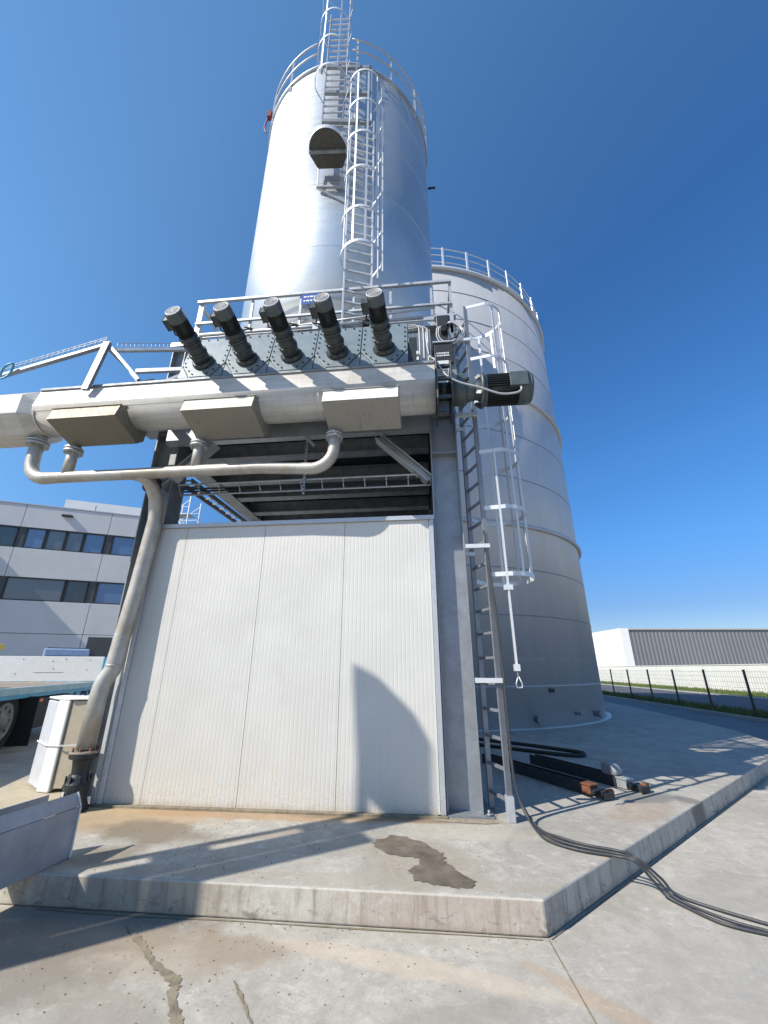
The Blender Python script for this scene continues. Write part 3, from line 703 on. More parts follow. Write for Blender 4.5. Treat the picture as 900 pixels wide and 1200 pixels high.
for x in (-4.02, .31):
    b = MB(); b.bx(x - .15, x + .15, 5.72, 9.38, 4.94, 4.96).bx(x - .15, x + .15, 5.6, 9.38, 5.2, 5.22).bx(x - .006, x + .006, 5.6, 9.38, 4.96, 5.2); b.build('beam', M['galv_dark'], fr)
b = MB(); b.bx(-4.0, .14, 5.28, 5.40, 4.95, 5.2); b.build('beam', M['galv'], fr)
b = MB(); b.bx(-4.3, .45, 5.6, 9.3, 5.221, 5.26); b.build('floor_plate', M['dark_steel'], fr)  # plate colour carries the dark of the deep bays
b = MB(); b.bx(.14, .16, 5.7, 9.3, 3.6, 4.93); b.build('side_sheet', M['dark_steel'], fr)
for p, q in (((-.62, 5.42, 4.96), (.12, 5.42, 4.22)), ((-3.22, 5.42, 4.96), (-3.97, 5.42, 4.22))):
    b = MB(); b.bar(p, q, .20, .015, (0, 0, 1)); d = (Vector(q) - Vector(p)).normalized(); n = Vector((d.z, 0, -d.x)); 
    b.bar(Vector(p) + n * .1, Vector(q) + n * .1, .20, .015); b.bar(Vector(p) + n * .05, Vector(q) + n * .05, .01, .1); b.build('knee_brace', M['galv'], fr)
# upper stub posts and top deck
for x0, x1, y0 in ((.16, .40, 5.42), (-4.26, -4.02, 5.42), (.16, .40, 9.45), (-4.26, -4.02, 9.45)):
    b = MB(); b.bx(x0, x1, y0, y0 + .012, 5.52, 6.9).bx(x0, x0 + .012, y0 - .1, y0 + .12, 5.52, 6.9).bx(x1 - .012, x1, y0 - .1, y0 + .12, 5.52, 6.9); b.build('stub_column', M['galv_dark'], fr)
b = MB(); n = 26
ring_in = [(SC[0] + (SR + .05) * math.cos(2 * math.pi * k / 48), SC[1] + (SR + .05) * math.sin(2 * math.pi * k / 48)) for k in range(48)]
for (x0, x1, y0, y1) in ((-4.3, .5, 5.28, 5.42), (-4.3, -4.15, 5.42, 9.9), (.42, .5, 5.42, 9.9), (-4.3, .5, 9.98, 10.1)):
    b.bx(x0, x1, y0, y1, 6.90, 6.98)
b.build('deck_edge', M['galv'], fr)
dk = MB()
def yb(x):
    dx = x - SC[0]
    return math.sqrt((SR + .04) ** 2 - dx * dx) if abs(dx) < SR + .04 else 0
x = -4.14
while x < .40:
    h = yb(x)
    if h: dk.bx(x, x + .006, 5.43, SC[1] - h, 6.93, 6.965); dk.bx(x, x + .006, SC[1] + h, 9.97, 6.93, 6.965)
    else: dk.bx(x, x + .006, 5.43, 9.97, 6.93, 6.965)
    x += .06
dk.build('grating', M['galv_dark'], fr)

# guardrail on the deck
rl = thing('deck_guardrail', 'galvanised guardrail above the row of five gear motors', 'guardrail', (-1.7, 5.3, 6.98))
b = MB(); b.bar((-3.98, 5.33, 7.93), (.60, 5.33, 7.90), .05, .05); b.build('top_rail', M['galv'], rl)
b = MB(); b.bar((-3.95, 5.33, 7.42), (.58, 5.33, 7.40), .04, .04); b.build('middle_rail', M['galv'], rl)
b = MB(); b.bar((-3.95, 5.33, 7.13), (.58, 5.33, 7.11), .03, .10); b.build('kick_rail', M['galv'], rl)
for x in (-3.92, -2.95, -2.05, -1.1, -.45, .25, .57):
    b = MB(); wd = .09 if x < -3.9 else .04; b.bx(x - wd / 2, x + wd / 2, 5.35, 5.39, 6.98, 7.9); b.build('post', M['galv'], rl)
for x in (-3.95, .58):
    b = MB()
    for z in (7.91, 7.41): b.bar((x, 5.36, z), (x, 9.9, z), .04, .04)
    for y in (6.8, 8.3, 9.85): b.bx(x - .02, x + .02, y - .02, y + .02, 6.98, 7.9)
    b.build('side_rail', M['galv'], rl)
sgn = thing('small_sign', 'small blue sign with white lettering hung under the top rail', 'sign', (-1.86, 5.30, 7.70))
b = MB(); b.bx(-2.02, -1.70, 5.294, 5.30, 7.62, 7.86); b.build('sign_plate', M['sign_blue'], sgn)
b = MB()
for z, ws in ((7.79, (.05, .03, .06, .02)), (7.70, (.03, .06, .04, .03, .03))):
    x = -1.98
    for w_ in ws: b.bx(x, x + w_, 5.290, 5.294, z - .016, z + .016); x += w_ + .015
b.build('lettering', M['sign_white'], sgn)

# ------------------------------------------------------------------ feeder hopper
hp = thing('feeder_hopper', 'blue grey bolted feeder hopper with five sloped front plates below the silo', 'hopper', (-2.0, 5.4, 5.9))
YB, ZB, YT, ZT = 4.43, 5.45, 4.63, 6.32
b = MB(); b.prism([(YB + .02, ZB), (YT + .02, ZT), (5.20, ZT), (5.40, 6.2), (5.40, 5.57), (5.05, ZB)], 'x', -3.385, -.141); b.build('housing', M['plate'], hp, .004)
dvec = Vector((0, YT - YB, ZT - ZB)).normalized(); nvec = Vector((0, -dvec.z, dvec.y))
HL = math.hypot(YT - YB, ZT - ZB)
MX = [-3.07, -2.42, -1.77, -1.12, -.467]
for xc in MX:
    b = MB(); w2 = .318; org = Vector((xc, YB, ZB))
    def pp(a, h, n=0): return org + Vector((a, 0, 0)) + dvec * h + nvec * n
    ol = [(-w2, .30), (-.14, .02), (.14, .02), (w2, .30), (w2, HL - .01), (-w2, HL - .01)]
    lo_ = [b.b.verts.new(pp(a, h, -.02)) for a, h in ol]; up_ = [b.b.verts.new(pp(a, h, .014)) for a, h in ol]
    b._f(lo_); b._f(up_[::-1])
    for i in range(6): b._f([lo_[i], lo_[(i + 1) % 6], up_[(i + 1) % 6], up_[i]])
    po = b.build('front_plate', M['plate'], hp, .003)
    for s in (-1, 1):
        b = MB()
        tri = [(s * w2, .02), (s * w2, .27), (s * .165, .02)]
        lo_ = [b.b.verts.new(pp(a, h, -.02)) for a, h in tri]; up_ = [b.b.verts.new(pp(a, h, .004)) for a, h in tri]
        b._f(lo_); b._f(up_[::-1])
        for i in range(3): b._f([lo_[i], lo_[(i + 1) % 3], up_[(i + 1) % 3], up_[i]])
        b.build('corner_plate', M['plate'], hp)
    bp_ = [(s * .285, h) for s in (-1, 1) for h in (.33, .45, .57, .68, .78)] + [(s * a, h) for s in (-1, 1) for a, h in ((.20, .85), (.07, .85), (.25, .24), (.18, .15), (.11, .07))]
    for a, h in bp_: MB().cyl(pp(a, h, .012), pp(a, h, .026), .012, n=6).build('bolt', M['bolt'], po)

# gear motor prototype, axis along +Z, terminal box towards -X
def gear_motor():
    root = thing('gear_motor', '', 'gear motor', (0, 0, 0), 'gear motors in a row on the feeder hopper')
    def bb(name, mb, mat, par=root, bev=0): return mb.build(name, mat, par, bev, offset=(0, 0, 0))
    b = MB(); b.lathe([(.0, .0), (.175, .0), (.175, .03), (.15, .04), (.15, .06)], n=32)
    for k in range(8):
        a = k * math.pi / 4 + .2; b.cyl((.155 * math.cos(a), .155 * math.sin(a), .03), (.155 * math.cos(a), .155 * math.sin(a), .06), .014, n=6)
    bb('mounting_flange', b, M['gear'])
    b = MB(); b.lathe([(.11, .05), (.135, .07), (.14, .18), (.135, .19), (.125, .20), (.125, .30), (.118, .31), (.118, .42), (.10, .44)], n=28)
    for z, r in ((.195, .138), (.36, .132)):
        b.lathe([(r, z - .02), (r + .012, z - .015), (r + .012, z + .015), (r, z + .02)], n=28)
        for k in range(8):
            a = k * math.pi / 4; b.cyl((r * math.cos(a), r * math.sin(a), z - .03), (r * math.cos(a), r * math.sin(a), z + .03), .014, n=6)
    bb('gearbox', b, M['gear'])
    b = MB(); b.lathe([(.10, .43), (.145, .44), (.145, .465), (.12, .475), (.118, .49)], n=28); bb('adapter_ring', b, M['gear'])
    b = MB(); b.lathe([(.105, .48), (.105, .74)], n=28)
    for k in range(28):
        a = 2 * math.pi * k / 28; c, s = math.cos(a), math.sin(a); b.bar((.115 * c, .115 * s, .49), (.115 * c, .115 * s, .735), .006, .026, (c, s, 0))
    bb('motor_body', b, M['motor_black'])
    b = MB(); b.lathe([(.128, .72), (.132, .74), (.132, .85), (.118, .875), (.085, .877), (.085, .872)], n=10, smooth=False)
    fc = bb('fan_cover', b, M['gear_lite'], bev=.004)
    b = MB()
    for rr in (.025, .045, .065, .083): b.lathe([(rr - .006, .874), (rr - .006, .882), (rr + .001, .882), (rr + .001, .874)], n=24)
    for k in range(6):
        a = k * math.pi / 3; b.bar((0, 0, .879), (.085 * math.cos(a), .085 * math.sin(a), .879), .006, .006)
    b.lathe([(.098, .870), (.098, .884), (.112, .882), (.116, .872)], n=24)
    bb('grille', b, M['conduit'], fc)
    b = MB(); b.bx(-.195, -.10, -.065, .065, .62, .79); b.bx(-.205, -.195, -.07, .07, .615, .795); tb = bb('terminal_box', b, M['gear'], bev=.006)
    b = MB(); b.tube(smoothpath([(-.15, .0, .62), (-.17, .0, .56), (-.19, .03, .50), (-.16, .08, .44), (-.14, .13, .30), (-.12, .16, .12), (-.14, .17, -.02)], 6), .011, 8); bb('cable', b, M['black'], tb)
    return root
labels = ['gear motor leftmost in the row of five, against the sky', 'second gear motor from the left, where the top rail begins',
          'middle one of the five upright gear motors on the hopper', 'fourth gear motor from the left, beside the small blue sign',
          'gear motor rightmost in the row of five, nearest the conduits']
D = Vector((-.06, -.97, .24)).normalized()
gm = gear_motor()
for i, xc in enumerate(MX):
    o = gm if i == 0 else copy_tree(gm)
    o['label'] = labels[i]
    base = Vector((xc, YB, ZB)) + dvec * .31 + nvec * .018
    zx = D; xx = Vector((1, 0, 0)); xx = (xx - zx * xx.dot(zx)).normalized(); yy = zx.cross(xx)
    m = Matrix((xx, yy, zx)).transposed().to_4x4()
    o.matrix_world = Matrix.Translation(base) @ m @ Matrix.Scale(.89, 4)
    for k, ch in enumerate(o.children): pass

# ------------------------------------------------------------------ screw conveyor
cv = thing('screw_conveyor', 'long stainless trough screw conveyor running across the front of the frame', 'conveyor', (-2.5, 4.75, 4.72))
CY, CZ, CR = 4.68, 5.13, .28
prof = [(CY - CR + .02, 5.40), (CY - CR - .035, 5.12)] + [(CY - CR * math.cos(R(a)), CZ - CR * math.sin(R(a))) for a in range(15, 181, 11)] + [(CY + CR, 5.40)]
b = MB(); b.prism(prof, 'x', -5.45, .20, smooth=True)
for f in b.b.faces:
    c_ = f.calc_center_median()
    if len(f.verts) > 6 or c_.z > 5.1: f.smooth = False
tr = b.build('trough', M['stainless'], cv)
b = MB(); b.bx(-5.45, .20, CY - CR - .002, CY + CR + .04, 5.402, 5.42); b.bx(-5.45, .20, CY - CR + .002, CY + CR + .03, 5.423, 5.44)
b.build('lid', M['galv_dark'], cv, .002)
for x in (-5.47, -3.05, -1.35):
    b = MB(); p2 = [(CY - (CR + .012) * math.cos(R(a)), CZ - (CR + .012) * math.sin(R(a))) for a in range(0, 181, 12)]
    p3 = [(CY - (CR - .0) * math.cos(R(a)), CZ - (CR - .0) * math.sin(R(a))) for a in range(180, -1, -12)]
    if x < -5: b.prism(p2 + p3, 'x', x, x + .03)
    else: b.prism([(p[0], p[1]) for p in [(CY - (CR + .003) * math.cos(R(a)), CZ - (CR + .003) * math.sin(R(a))) for a in range(0, 181, 12)]] + p3, 'x', x, x + .02)
    b.build('joint_flange', M['stainless'], cv)
# eight sided inlet casing on the left
ocr = .40; octo = [(CY + .04 + ocr * math.cos(R(22.5 + 45 * k)) * 1.05, CZ + .02 + ocr * math.sin(R(22.5 + 45 * k)) * 1.0) for k in range(8)]
b = MB(); b.prism(octo, 'x', -9.5, -5.62)
A = [b.b.verts.new((-5.62, p[0], p[1])) for p in octo]
Bv = [b.b.verts.new((-5.45, CY + (CR - .01) * math.cos(R(22.5 + 45 * k)), CZ + (CR - .01) * math.sin(R(22.5 + 45 * k)))) for k in range(8)]
for k in range(8): b._f([A[k], A[(k + 1) % 8], Bv[(k + 1) % 8], Bv[k]])
b._f(Bv)
b.build('inlet_casing', M['stainless'], cv, .006)
# discharge boxes
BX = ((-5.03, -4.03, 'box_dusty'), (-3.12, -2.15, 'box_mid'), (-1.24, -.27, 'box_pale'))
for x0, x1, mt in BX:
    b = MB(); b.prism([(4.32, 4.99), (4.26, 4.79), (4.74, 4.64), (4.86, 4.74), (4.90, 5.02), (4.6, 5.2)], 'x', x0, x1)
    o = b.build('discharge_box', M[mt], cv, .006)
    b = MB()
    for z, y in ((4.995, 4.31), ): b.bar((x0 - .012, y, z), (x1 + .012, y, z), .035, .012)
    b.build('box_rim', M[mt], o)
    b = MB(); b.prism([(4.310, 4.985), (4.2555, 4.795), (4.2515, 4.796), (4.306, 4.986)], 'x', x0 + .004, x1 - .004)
    b.build('sunlit_tone_strip', M[mt + '_front'], o)  # thin plate with the sunlit tone of the front facet painted on
# supports from the frame
for x in (-3.95, -3.45, -.02):
    b = MB(); b.bx(x - .05, x + .05, 4.9, 5.27, 5.24, 5.34); b.build('support_bracket', M['galv_dark'], cv)
# end bearing frame and drive
b = MB(); b.bx(.21, .235, 4.36, 5.02, 4.82, 5.50); b.bx(.40, .425, 4.42, 5.02, 4.84, 5.44)
for y, z in ((4.46, 4.9), (4.95, 4.9), (4.46, 5.38), (4.95, 5.38), (4.41, 5.14)): b.bx(.235, .40, y - .02, y + .02, z - .02, z + .02)
b.build('bearing_frame', M['gear'], cv, .004)
b = MB(); b.cyl((.235, CY, CZ + .01), (.40, CY, CZ + .01), .12); b.build('bearing', M['motor_black'], cv)
dr = thing('drive_motor', 'large horizontal grey gear motor on the right end of the conveyor', 'gear motor', (.43, 4.76, 5.12))
ax = Vector((0, 4.72, 5.14))
def lx(b, prof, n=32):
    for (x, r), (x2, r2) in zip(prof, prof[1:]): b.cyl((x, ax.y, ax.z), (x2 + (1e-4 if x2 == x else 0), ax.y, ax.z), r, r2, n)
    return b
b = MB(); lx(b, [(.425, .16), (.47, .18), (.56, .19), (.60, .17), (.62, .145), (.74, .12), (.80, .13)]); b.bx(.50, .60, 4.60, 4.92, 5.20, 5.36); b.cyl((.52, 4.62, 5.28), (.66, 4.62, 5.28), .03, n=8)
for k in range(8):
    a = k * math.pi / 4; b.cyl((.44, ax.y + .165 * math.cos(a), ax.z + .165 * math.sin(a)), (.62, ax.y + .165 * math.cos(a), ax.z + .165 * math.sin(a)), .014, n=6)
b.build('gearbox', M['gear_lite'], dr, .003)
b = MB(); lx(b, [(.80, .235), (.835, .24)], 40)
for k in range(4):
    a = k * math.pi / 2 + .7; b.bar((.74, ax.y + .16 * math.cos(a), ax.z + .16 * math.sin(a)), (.80, ax.y + .2 * math.cos(a), ax.z + .2 * math.sin(a)), .03, .05)
b.cyl((.83, ax.y, ax.z), (.88, ax.y, ax.z), .21); b.build('motor_flange', M['gear_lite'], dr)
b = MB(); lx(b, [(.88, .18), (1.28, .18)])
for k in range(40):
    a = 2 * math.pi * k / 40; c, s = math.cos(a), math.sin(a); b.bar((.885, ax.y + .192 * c, ax.z + .192 * s), (1.28, ax.y + .192 * c, ax.z + .192 * s), .007, .04, (0, c, s))
b.build('motor_body', M['motor_black'], dr)
b = MB(); lx(b, [(1.28, .215), (1.42, .218), (1.46, .19)], 36); b.build('fan_cover', M['gear_lite'], dr)
b = MB(); b.bx(1.16, 1.38, 4.50, 4.62, 5.04, 5.24); b.bx(1.155, 1.385, 4.488, 4.50, 5.035, 5.245); b.build('terminal_box', M['gear_lite'], dr, .006)
b = MB(); b.bx(.94, 1.00, 4.548, 4.56, 5.12, 5.17).bx(1.04, 1.09, 4.548, 4.56, 5.15, 5.19); b.build('rating_plate', M['pale_box'], dr)
cb = MB().tube(smoothpath([(1.28, 4.53, 5.06), (1.28, 4.50, 4.97), (1.20, 4.47, 4.90), (1.0, 4.44, 4.88), (.75, 4.42, 4.98), (.5, 4.42, 5.08), (.33, 4.42, 5.22), (.22, 4.50, 5.52), (.16, 4.80, 5.85), (.14, 5.04, 6.2), (.12, 5.10, 6.6)], 8), .013, 8).build('power_cable', M['conduit'])
tag(cb, 'grey power cable drooping from the horizontal drive motor up to the conduits', 'cable')

# cable support frame on top of the conveyor, left
tf = thing('tray_support', 'angle steel frame on top of the conveyor carrying the thin cable tray', 'cable tray frame', (-4.6, 4.45, 5.44))
b = MB(); b.bar((-4.66, 4.33, 5.30), (-4.58, 4.38, 6.18), .10, .05, (0, 1, 0)); b.build('post', M['galv_mid'], tf, .003)
b = MB(); b.bar((-4.56, 4.40, 6.14), (-3.98, 4.44, 5.50), .045, .045); b.bar((-4.60, 4.95, 6.10), (-4.05, 4.95, 5.48), .045, .045); b.bar((-4.6, 4.40, 6.12), (-4.6, 4.98, 6.12), .04, .04); b.build('brace', M['galv_mid'], tf)
b = MB(); b.bar((-4.5, 4.42, 6.06), (-3.50, 4.90, 6.42), .05, .05); b.bar((-4.2, 4.90, 5.72), (-3.75, 5.02, 6.04), .05, .05); b.bar((-4.2, 4.6, 5.80), (-3.55, 4.7, 5.86), .05, .06); b.bar((-4.3, 4.5, 5.46), (-4.0, 4.75, 5.74), .03, .05)
b.build('cross_rail', M['galv'], tf)
b = MB(); b.bar((-4.56, 4.40, 6.16), (-9.4, 4.40, 4.70 + .15), .06, .045); b.build('sloping_rail', M['galv_mid'], tf)
b = MB()
for dz, dy in ((.09, -.04), (.09, .05), (.05, -.04), (.05, .05)): b.bar((-4.6, 4.40 + dy, 6.17 + dz), (-9.4, 4.40 + dy, 4.87 + dz), .006, .006)
for k in range(60):
    t = k / 60; x = -4.6 - 4.8 * t; z = 6.17 - 1.30 * t; b.bar((x, 4.36, z + .03), (x, 4.36, z + .10), .005, .005); b.bar((x, 4.36, z + .05), (x, 4.45, z + .05), .005, .005)
for k in range(20):
    t = k / 20; x = -4.45 + .95 * t; y = 4.42 + .48 * t; z = 6.10 + .34 * t; b.bar((x, y, z + .03), (x, y, z + .09), .005, .005)
b.bar((-4.45, 4.42, 6.19), (-3.5, 4.9, 6.53), .006, .006)
b.build('wire_tray', M['galv_dark'], tf)
b = MB(); b.tube(smoothpath([(-6.15, 4.36, 5.70), (-6.05, 4.30, 5.80), (-5.95, 4.32, 5.86), (-6.0, 4.36, 5.72), (-6.08, 4.34, 5.62), (-6.2, 4.36, 5.66), (-6.6, 4.38, 5.58)], 6), .014, 6)
o = b.build('blue_hose', M['truck_blue']); tag(o, 'short loop of blue hose on the sloping cable tray at the left edge', 'hose')

# ------------------------------------------------------------------ drain pipe with valve
dp = thing('drain_pipe', 'galvanised drain pipe collecting from the conveyor boxes and running down the left column', 'pipe', (-3.75, 4.8, SH))
PY, PZ, PR = 4.74, 4.16, .078
b = MB(); path = [(-1.17, PY, 4.66), (-1.17, PY, 4.42)]
for a in range(0, 91, 15): path.append((-1.17 - .28 + .28 * math.cos(R(a)), PY, 4.39 - .28 * math.sin(R(a))))
path += [(-2.2, PY, PZ), (-3.6, PY, PZ), (-5.1, PY, PZ)]
for a in range(0, 81, 13): path.append((-5.31 - .27 * math.sin(R(a)), PY, PZ + .27 - .27 * math.cos(R(a))))
path += [(-5.59, PY, 4.48), (-5.60, PY, 4.78)]
b.tube(path, [PR] * (len(path) - 9) + [.086] * 9, 20); b.build('header_pipe', M['pipe'], dp)
def flange(z, x, r):
    b = MB(); b.cyl((x, PY, z - .045), (x, PY, z - .012), r, n=28).cyl((x, PY, z + .0), (x, PY, z + .033), r, n=28).cyl((x, PY, z - .012), (x, PY, z), r * .85, n=28)
    for k in range(8):
        a = k * math.pi / 4; b.cyl((x + r * .83 * math.cos(a), PY + r * .83 * math.sin(a), z - .065), (x + r * .83 * math.cos(a), PY + r * .83 * math.sin(a), z + .053), .009, n=6)
    b.build('flange', M['galv'], dp)
flange(4.58, -1.17, .115); flange(4.56, -3.08, .115); flange(4.58, -4.98, .12); flange(4.74, -5.60, .145)
b = MB(); b.cyl((-3.08, PY, PZ), (-3.08, PY, 4.72), .065); b.build('branch_pipe', M['pipe'], dp)
b = MB(); b.cyl((-4.98, PY, PZ), (-4.98, PY, 4.72), .072); b.build('branch_pipe', M['pipe'], dp)
b = MB(); b.cyl((-5.60, PY, 4.74), (-5.60, PY + .02, 4.88), .09, .12); b.build('branch_pipe', M['pipe'], dp)
path = [(-4.02, PY + .02, PZ - .01), (-3.90, PY + .03, PZ - .02), (-3.80, PY + .07, PZ - .06), (-3.76, PY + .16, PZ - .15), (-3.745, PY + .26, PZ - .28), (-3.75, 5.08, 3.6), (-3.80, 5.06, 2.6), (-3.85, 5.02, 1.72), (-3.86, 5.02, 1.64), (-3.91, 5.0, 1.54), (-3.93, 4.99, 1.46), (-3.935, 4.98, 1.36), (-3.94, 4.97, .80)]
b = MB(); b.tube(path, [.06, .075, .085, .09] + [.096] * 9, 24); b.build('down_pipe', M['pipe'], dp)
b = MB(); b.tube([(-3.85, 5.02, 1.70), (-3.85, 5.02, 1.685)], .100, 24); b.build('weld_band', M['pipe'], dp)
vx, vy = -3.94, 4.97
b = MB(); b.cyl((vx, vy, .76), (vx, vy, .785), .15, n=28); fo = b.build('flange', M['grout'], dp)
b = MB()
for k in range(8):
    a = k * math.pi / 4 + .3; b.cyl((vx + .125 * math.cos(a), vy + .125 * math.sin(a), .71), (vx + .125 * math.cos(a), vy + .125 * math.sin(a), .815), .013, n=6)
b.build('bolt', M['rust'], fo)
b = MB(); b.lathe([(.145, .757), (.145, .72), (.10, .70), (.09, .63), (.085, .56), (.105, .53), (.11, .50), (.13, .47), (.125, .40), (.12, .33), (.13, .28), (.15, .24), (.15, SH + .005)][::-1], (vx, vy, 0), 24)
b.cyl((vx - .13, vy - .03, .44), (vx + .13, vy - .03, .44), .035, n=12); b.cyl((vx, vy - .16, .36), (vx, vy + .1, .36), .045, n=12)
for k in range(8):
    a = k * math.pi / 4; b.cyl((vx + .118 * math.cos(a), vy + .118 * math.sin(a), .45), (vx + .118 * math.cos(a), vy + .118 * math.sin(a), .55), .012, n=6)
b.build('valve_body', M['motor_black'], dp, .004)
b = MB(); b.bx(vx - .02, vx + .0, vy - .172, vy - .162, .33, .42); b.build('valve_tag', M['pale_box'], dp)

# ------------------------------------------------------------------ white panel room under the frame
rm = thing('panel_room', 'white ribbed sandwich panel room built between the frame columns', 'enclosure', (-1.85, 7, SH))
def ribbed(x0, x1, y, z0, z1, parent):
    b = MB(); prof = []; x = x0
    while x < x1 - .02:
        e = min(x + .05, x1)
        prof += [(x, 0), (e - .018, 0), (e - .012, .0012), (e - .006, .0012)]; x += .05
    prof.append((x1, 0))
    A = [b.b.verts.new((p[0], y + p[1], z0)) for p in prof]; B_ = [b.b.verts.new((p[0], y + p[1], z1)) for p in prof]
    for i in range(len(prof) - 1): b._f([A[i], A[i + 1], B_[i + 1], B_[i]])
    C_ = [b.b.verts.new(p) for p in ((x0, y + .06, z0), (x1, y + .06, z0), (x1, y + .06, z1), (x0, y + .06, z1))]
    b._f(C_); b._f([A[0], B_[0], C_[3], C_[0]]); b._f([A[-1], B_[-1], C_[2], C_[1]])
    return b.build('wall_panel', M['panel'], parent)
js = [-3.76, -3.31, -2.185, -1.075, .05]
for a, c2 in zip(js, js[1:]): ribbed(a + .003, c2 - .003, 5.195, SH + .02, 3.50, rm)
b = MB(); b.bx(-3.80, .12, 5.16, 5.27, 3.502, 3.56); b.build('top_trim', M['alu_dull'], rm, .003)
b = MB(); b.bx(-3.82, -3.765, 5.17, 5.27, SH, 3.50); b.build('corner_trim', M['pale_box'], rm, .003)
b = MB(); b.bx(.052, .11, 5.175, 5.27, SH, 3.50); b.build('corner_trim', M['alu_dull'], rm, .003)
b = MB(); b.bx(-3.76, .05, 5.27, 5.30, SH, 3.50); b.bx(-3.80, -3.74, 5.30, 9.2, SH, 3.5).bx(.03, .10, 5.62, 9.2, SH, 3.5).bx(-3.8, .1, 9.2, 9.26, SH, 3.5); b.build('side_wall', M['panel'], rm)
b = MB(); b.bx(-3.80, .10, 5.28, 9.26, 3.50, 3.54); b.build('roof_panel', M['pale_box'], rm)
b = MB(); b.bx(-3.895, -3.845, 5.16, 5.22, SH + .02, 3.02); o = b.build('edge_trim', M['alu'], rm, .003)
b = MB(); b.bx(-3.86, -3.83, 5.15, 5.20, 3.30, 3.52); b.build('edge_trim', M['alu'], rm)
b = MB(); b.bx(-4.02, .12, 5.12, 5.20, SH, SH + .02); b.build('base_channel', M['stain_dry'], rm)

# cable trays in the opening
ct = thing('cable_tray', 'horizontal ladder type cable tray across the dark opening above the panel room', 'cable tray', (-1.7, 5.45, 4.2))
def tray(p, q, wid, parent, mat, n=None, ht=.05):
    p, q = Vector(p), Vector(q); d = (q - p).normalized()
    a = Vector(wid).normalized(); wv = Vector(wid); L = (q - p).length; n = n or int(L / .30)
    for s in (0, 1):
        b = MB(); b.bar(p + wv * s, q + wv * s, .02, ht, a.cross(d)); b.build('side_rail', mat, parent)
    for k in range(n + 1):
        o_ = p + d * (L * k / n); MB().bar(o_, o_ + wv, .03, .015, d).build('rung', mat, parent)
tray((-3.75, 5.44, 4.30), (.10, 5.44, 4.30), (0, .10, -.13), ct, M['galv'])
b = MB()
for y, z in ((5.50, 4.25), (5.53, 4.22), (5.48, 4.24)): b.bar((-3.7, y, z), (.08, y, z), .022, .022)
b.build('cable', M['black'], ct)
ct2 = thing('cable_tray', 'dark cable tray sloping away behind the left column against the sky', 'cable tray', (-3.7, 5.6, 4.3))
tray((-3.85, 5.55, 4.42), (-3.95, 8.8, 4.55), (.22, 0, 0), ct2, M['galv_dark'], 12, .08)
st = thing('strut_hanger', 'perforated steel strut hanging from the beam in the middle of the opening', 'bracket', (-1.75, 5.35, 4.1))
b = MB(); b.bx(-1.765, -1.735, 5.37, 5.40, 4.03, 4.95)
b.build('strut', M['galv'], st)
for k in range(14): MB().bx(-1.757, -1.743, 5.366, 5.37, 4.06 + k * .06, 4.09 + k * .06).build('slot', M['black'], st)
b = MB(); b.bar((-1.75, 5.30, 4.95), (-1.62, 5.34, 4.80), .035, .035); b.build('arm', M['galv'], st)
cl = thing('pipe_clamp', 'dark red clamp on the left column at the tray end', 'clamp', (-3.9, 5.2, 4.1))
b = MB(); b.cyl((-4.05, 5.15, 4.15), (-3.85, 5.15, 4.15), .05, n=12); b.bx(-4.0, -3.9, 5.14, 5.25, 4.02, 4.30); b.build('clamp_body', M['beam_black'], cl)
b = MB(); b.cyl((-4.08, 5.15, 4.15), (-4.05, 5.15, 4.15), .06, n=8); b.cyl((-3.9, 5.14, 4.02), (-3.9, 5.14, 3.98), .03, n=8); b.build('nut', M['red'], cl)

# ------------------------------------------------------------------ electrical cluster at the right end of the hopper
cg = thing('chain_guard', 'black guard closing the right end of the feeder hopper', 'guard', (-.08, 5.2, 5.9))
b = MB(); b.bx(-.138, -.02, 4.53, 5.0, 5.45, 5.97); b.build('guard_body', M['motor_black'], cg, .004)
b = MB(); b.bx(-.03, .0, 4.50, 4.53, 5.65, 5.7).bx(-.03, .0, 4.50, 4.53, 5.55, 5.6); b.build('clip', M['pale_box'], cg)
for k in range(6):
    x = .02 + k * .032; y = 5.08 + .02 * (k % 2)
    zt = 6.72 - .012 * k
    pts = [(x, y, 5.60 + .03 * (k % 3)), (x, y, zt - .12), (x - .02, y, zt - .03), (x - .09, y, zt + .02), (x - .35, y + .04, zt + .03), (-.6 - .1 * k, 5.20, zt + .10)]
    o = MB().tube(smoothpath(pts, 5), .012, 8).build('conduit', M['conduit'])
    tag(o, 'thin grey conduit of the bundle bending over right of the five motors', 'conduit', 'conduits in the bundle beside the hopper')
cbx = thing('control_box', 'dark electrical control box with a white striped label right of the conduits', 'control box', (.36, 5.2, 6.0))
b = MB(); b.bx(.24, .52, 5.10, 5.36, 5.98, 6.36); b.build('housing', M['dark_steel'], cbx, .006)
b = MB(); b.bx(.22, .54, 5.08, 5.38, 6.36, 6.385); b.build('hood', M['alu_dull'], cbx)
b = MB()
for k in range(2):
    x = .27
    while x < .45: wd = random.uniform(.008, .02); b.bx(x, x + wd, 5.094, 5.10, 6.10 + .045 * k, 6.125 + .045 * k); x += wd + .008
b.build('label', M['sign_white'], cbx)
b = MB(); b.bx(.18, .235, 5.12, 5.3, 5.86, 6.15); b.build('side_bracket', M['red'], cbx)
vb = thing('vent_box', 'pale louvred box hanging below the control box beside the trough end', 'vent box', (.34, 5.0, 5.55))
b = MB(); b.bx(.25, .44, 4.98, 5.18, 5.52, 5.92); b.build('housing', M['pale_box'], vb, .008)
b = MB()
for k in range(9): b.bx(.275, .415, 4.972, 4.98, 5.56 + k * .035, 5.572 + k * .035)
b.build('louvre', M['gear'], vb)
cp = thing('channel_post', 'dark steel channel post standing behind the trough end', 'post', (.5, 5.3, 5.5))
